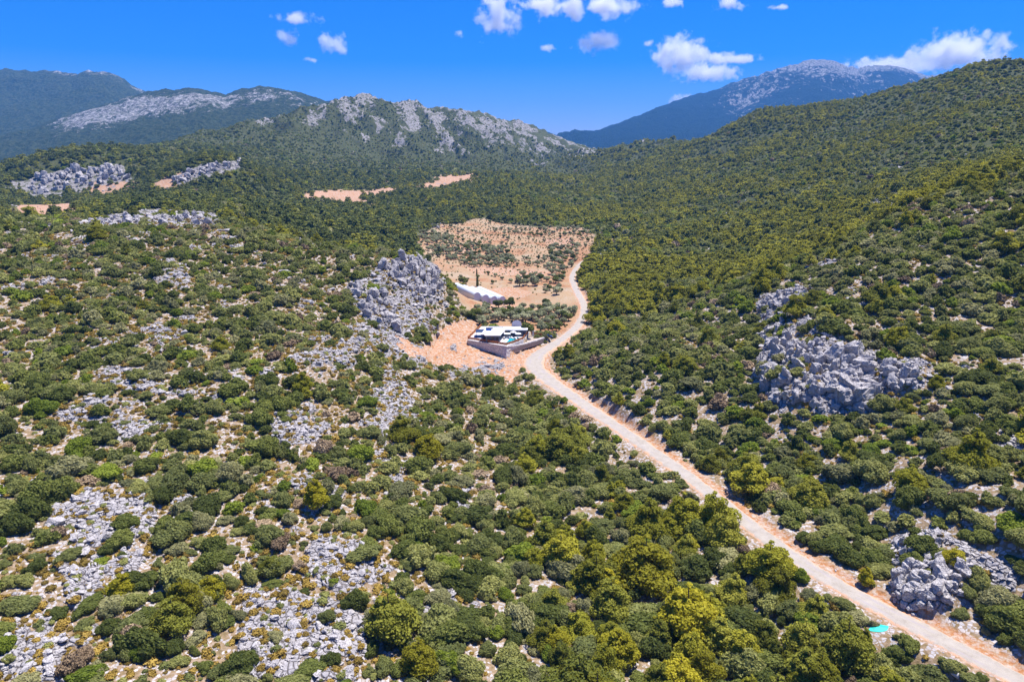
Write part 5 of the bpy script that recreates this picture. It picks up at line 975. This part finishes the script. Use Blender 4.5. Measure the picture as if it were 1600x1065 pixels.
# ------------------------------------------------------------------ clouds (volumes far outside the haze)
def cloud_mat():
    m = bpy.data.materials.new('cloud_vapour'); m.use_nodes = True; t = m.node_tree; t.nodes.clear(); N = t.nodes.new; L = t.links.new
    o = N('ShaderNodeOutputMaterial'); p = N('ShaderNodeVolumePrincipled'); tc = N('ShaderNodeTexCoord'); g = N('ShaderNodeNewGeometry')
    p.inputs['Color'].default_value = (1, 0.99, 1, 1); p.inputs['Anisotropy'].default_value = 0.45
    ln = N('ShaderNodeVectorMath'); ln.operation = 'LENGTH'; L(tc.outputs['Object'], ln.inputs[0])
    n1 = N('ShaderNodeTexNoise'); n1.inputs['Scale'].default_value = 0.0028; n1.inputs['Detail'].default_value = 7; n1.inputs['Roughness'].default_value = 0.62; L(g.outputs['Position'], n1.inputs['Vector'])
    a = N('ShaderNodeMath'); a.operation = 'MULTIPLY_ADD'; L(n1.outputs['Fac'], a.inputs[0]); a.inputs[1].default_value = 2.9; a.inputs[2].default_value = -0.93
    b = N('ShaderNodeMath'); b.operation = 'SUBTRACT'; L(a.outputs[0], b.inputs[0]); L(ln.outputs['Value'], b.inputs[1])
    c = N('ShaderNodeMapRange'); L(b.outputs[0], c.inputs['Value']); c.inputs['From Min'].default_value = 0.0; c.inputs['From Max'].default_value = 0.55; c.inputs['To Max'].default_value = 0.012
    L(c.outputs[0], p.inputs['Density']); L(p.outputs[0], o.inputs['Volume']); return m
M_CLOUD = cloud_mat()
CLOUDS = [(465, 30, 66, 17, 'flat wispy white cloud high above the left ridges'), (452, 58, 36, 24, 'round white cloud directly under the flat wispy one'), (524, 70, 52, 26, 'small twin-lobed cloud right of the round one at upper left'), (486, 94, 26, 9, 'tiny faint cloud shred below the twin-lobed cloud'),
    (775, 22, 62, 58, 'tall ragged white cloud at the top, left of centre'), (842, 6, 64, 18, 'wide cloud cut by the top edge right of the ragged cloud'), (856, 19, 42, 24, 'bright rounded cloud lobe under the wide top cloud'), (901, 10, 34, 36, 'thin trailing cloud strip hanging from the top edge'), (957, 10, 76, 30, 'plump white cloud at the top centre right'),
    (932, 66, 60, 30, 'single plump cloud floating alone in mid sky'), (720, 52, 20, 12, 'tiny cloud puff below the tall ragged cloud'), (855, 76, 20, 10, 'tiny faint puff left of the lone plump cloud'), (1014, 67, 26, 14, 'small puff touching the upper left of the biggest cloud'), (1062, 88, 84, 50, 'biggest white cumulus left of the mountain peak'), (1130, 92, 84, 14, 'thin streak stretching right from the biggest cumulus'),
    (1106, 114, 84, 26, 'low bright cloud just beneath the biggest cumulus'), (1096, 64, 20, 12, 'small puff above the biggest cumulus'), (1050, 4, 40, 14, 'faint cloud at the top edge above the cumulus'), (1140, 6, 48, 22, 'ragged cloud at the top edge right of the cumulus'), (1215, 12, 26, 8, 'faint wisp at the top edge near the peak'),
    (1072, 154, 50, 14, 'white cloud peeking over the shoulder of the blue mountain'), (1392, 104, 150, 22, 'long low cloud trailing right from the mountain peak'), (1495, 82, 130, 48, 'large bright cloud at the upper right over the green hill'), (895, 209, 40, 7, 'thin white cloud low over the valley notch')]
cb = new_mesh('cloud', ICO[3][0], ICO[3][1], [M_CLOUD])
for u, v, w, h, lb in CLOUDS:
    a, s = ray(u, v); zc = 2300.0 if v < 140 else 2600.0; Y = max((zc - H) / s, 15800) if s > 0.02 else 22000; Y = min(Y, 24000); k = Y / (CT + ST * (PV - v) / F_PX) ** -1 / F_PX; k = Y * math.hypot(1, s) / F_PX
    o = link('cloud', cb, label=lb, cat='cloud', group='white clouds', loc=(a * Y, Y, H + s * Y)); o.scale = (w * k * 0.76, max(w, h) * k * 0.55, h * k * 0.76)
print('built', round(time.time() - T0, 1))
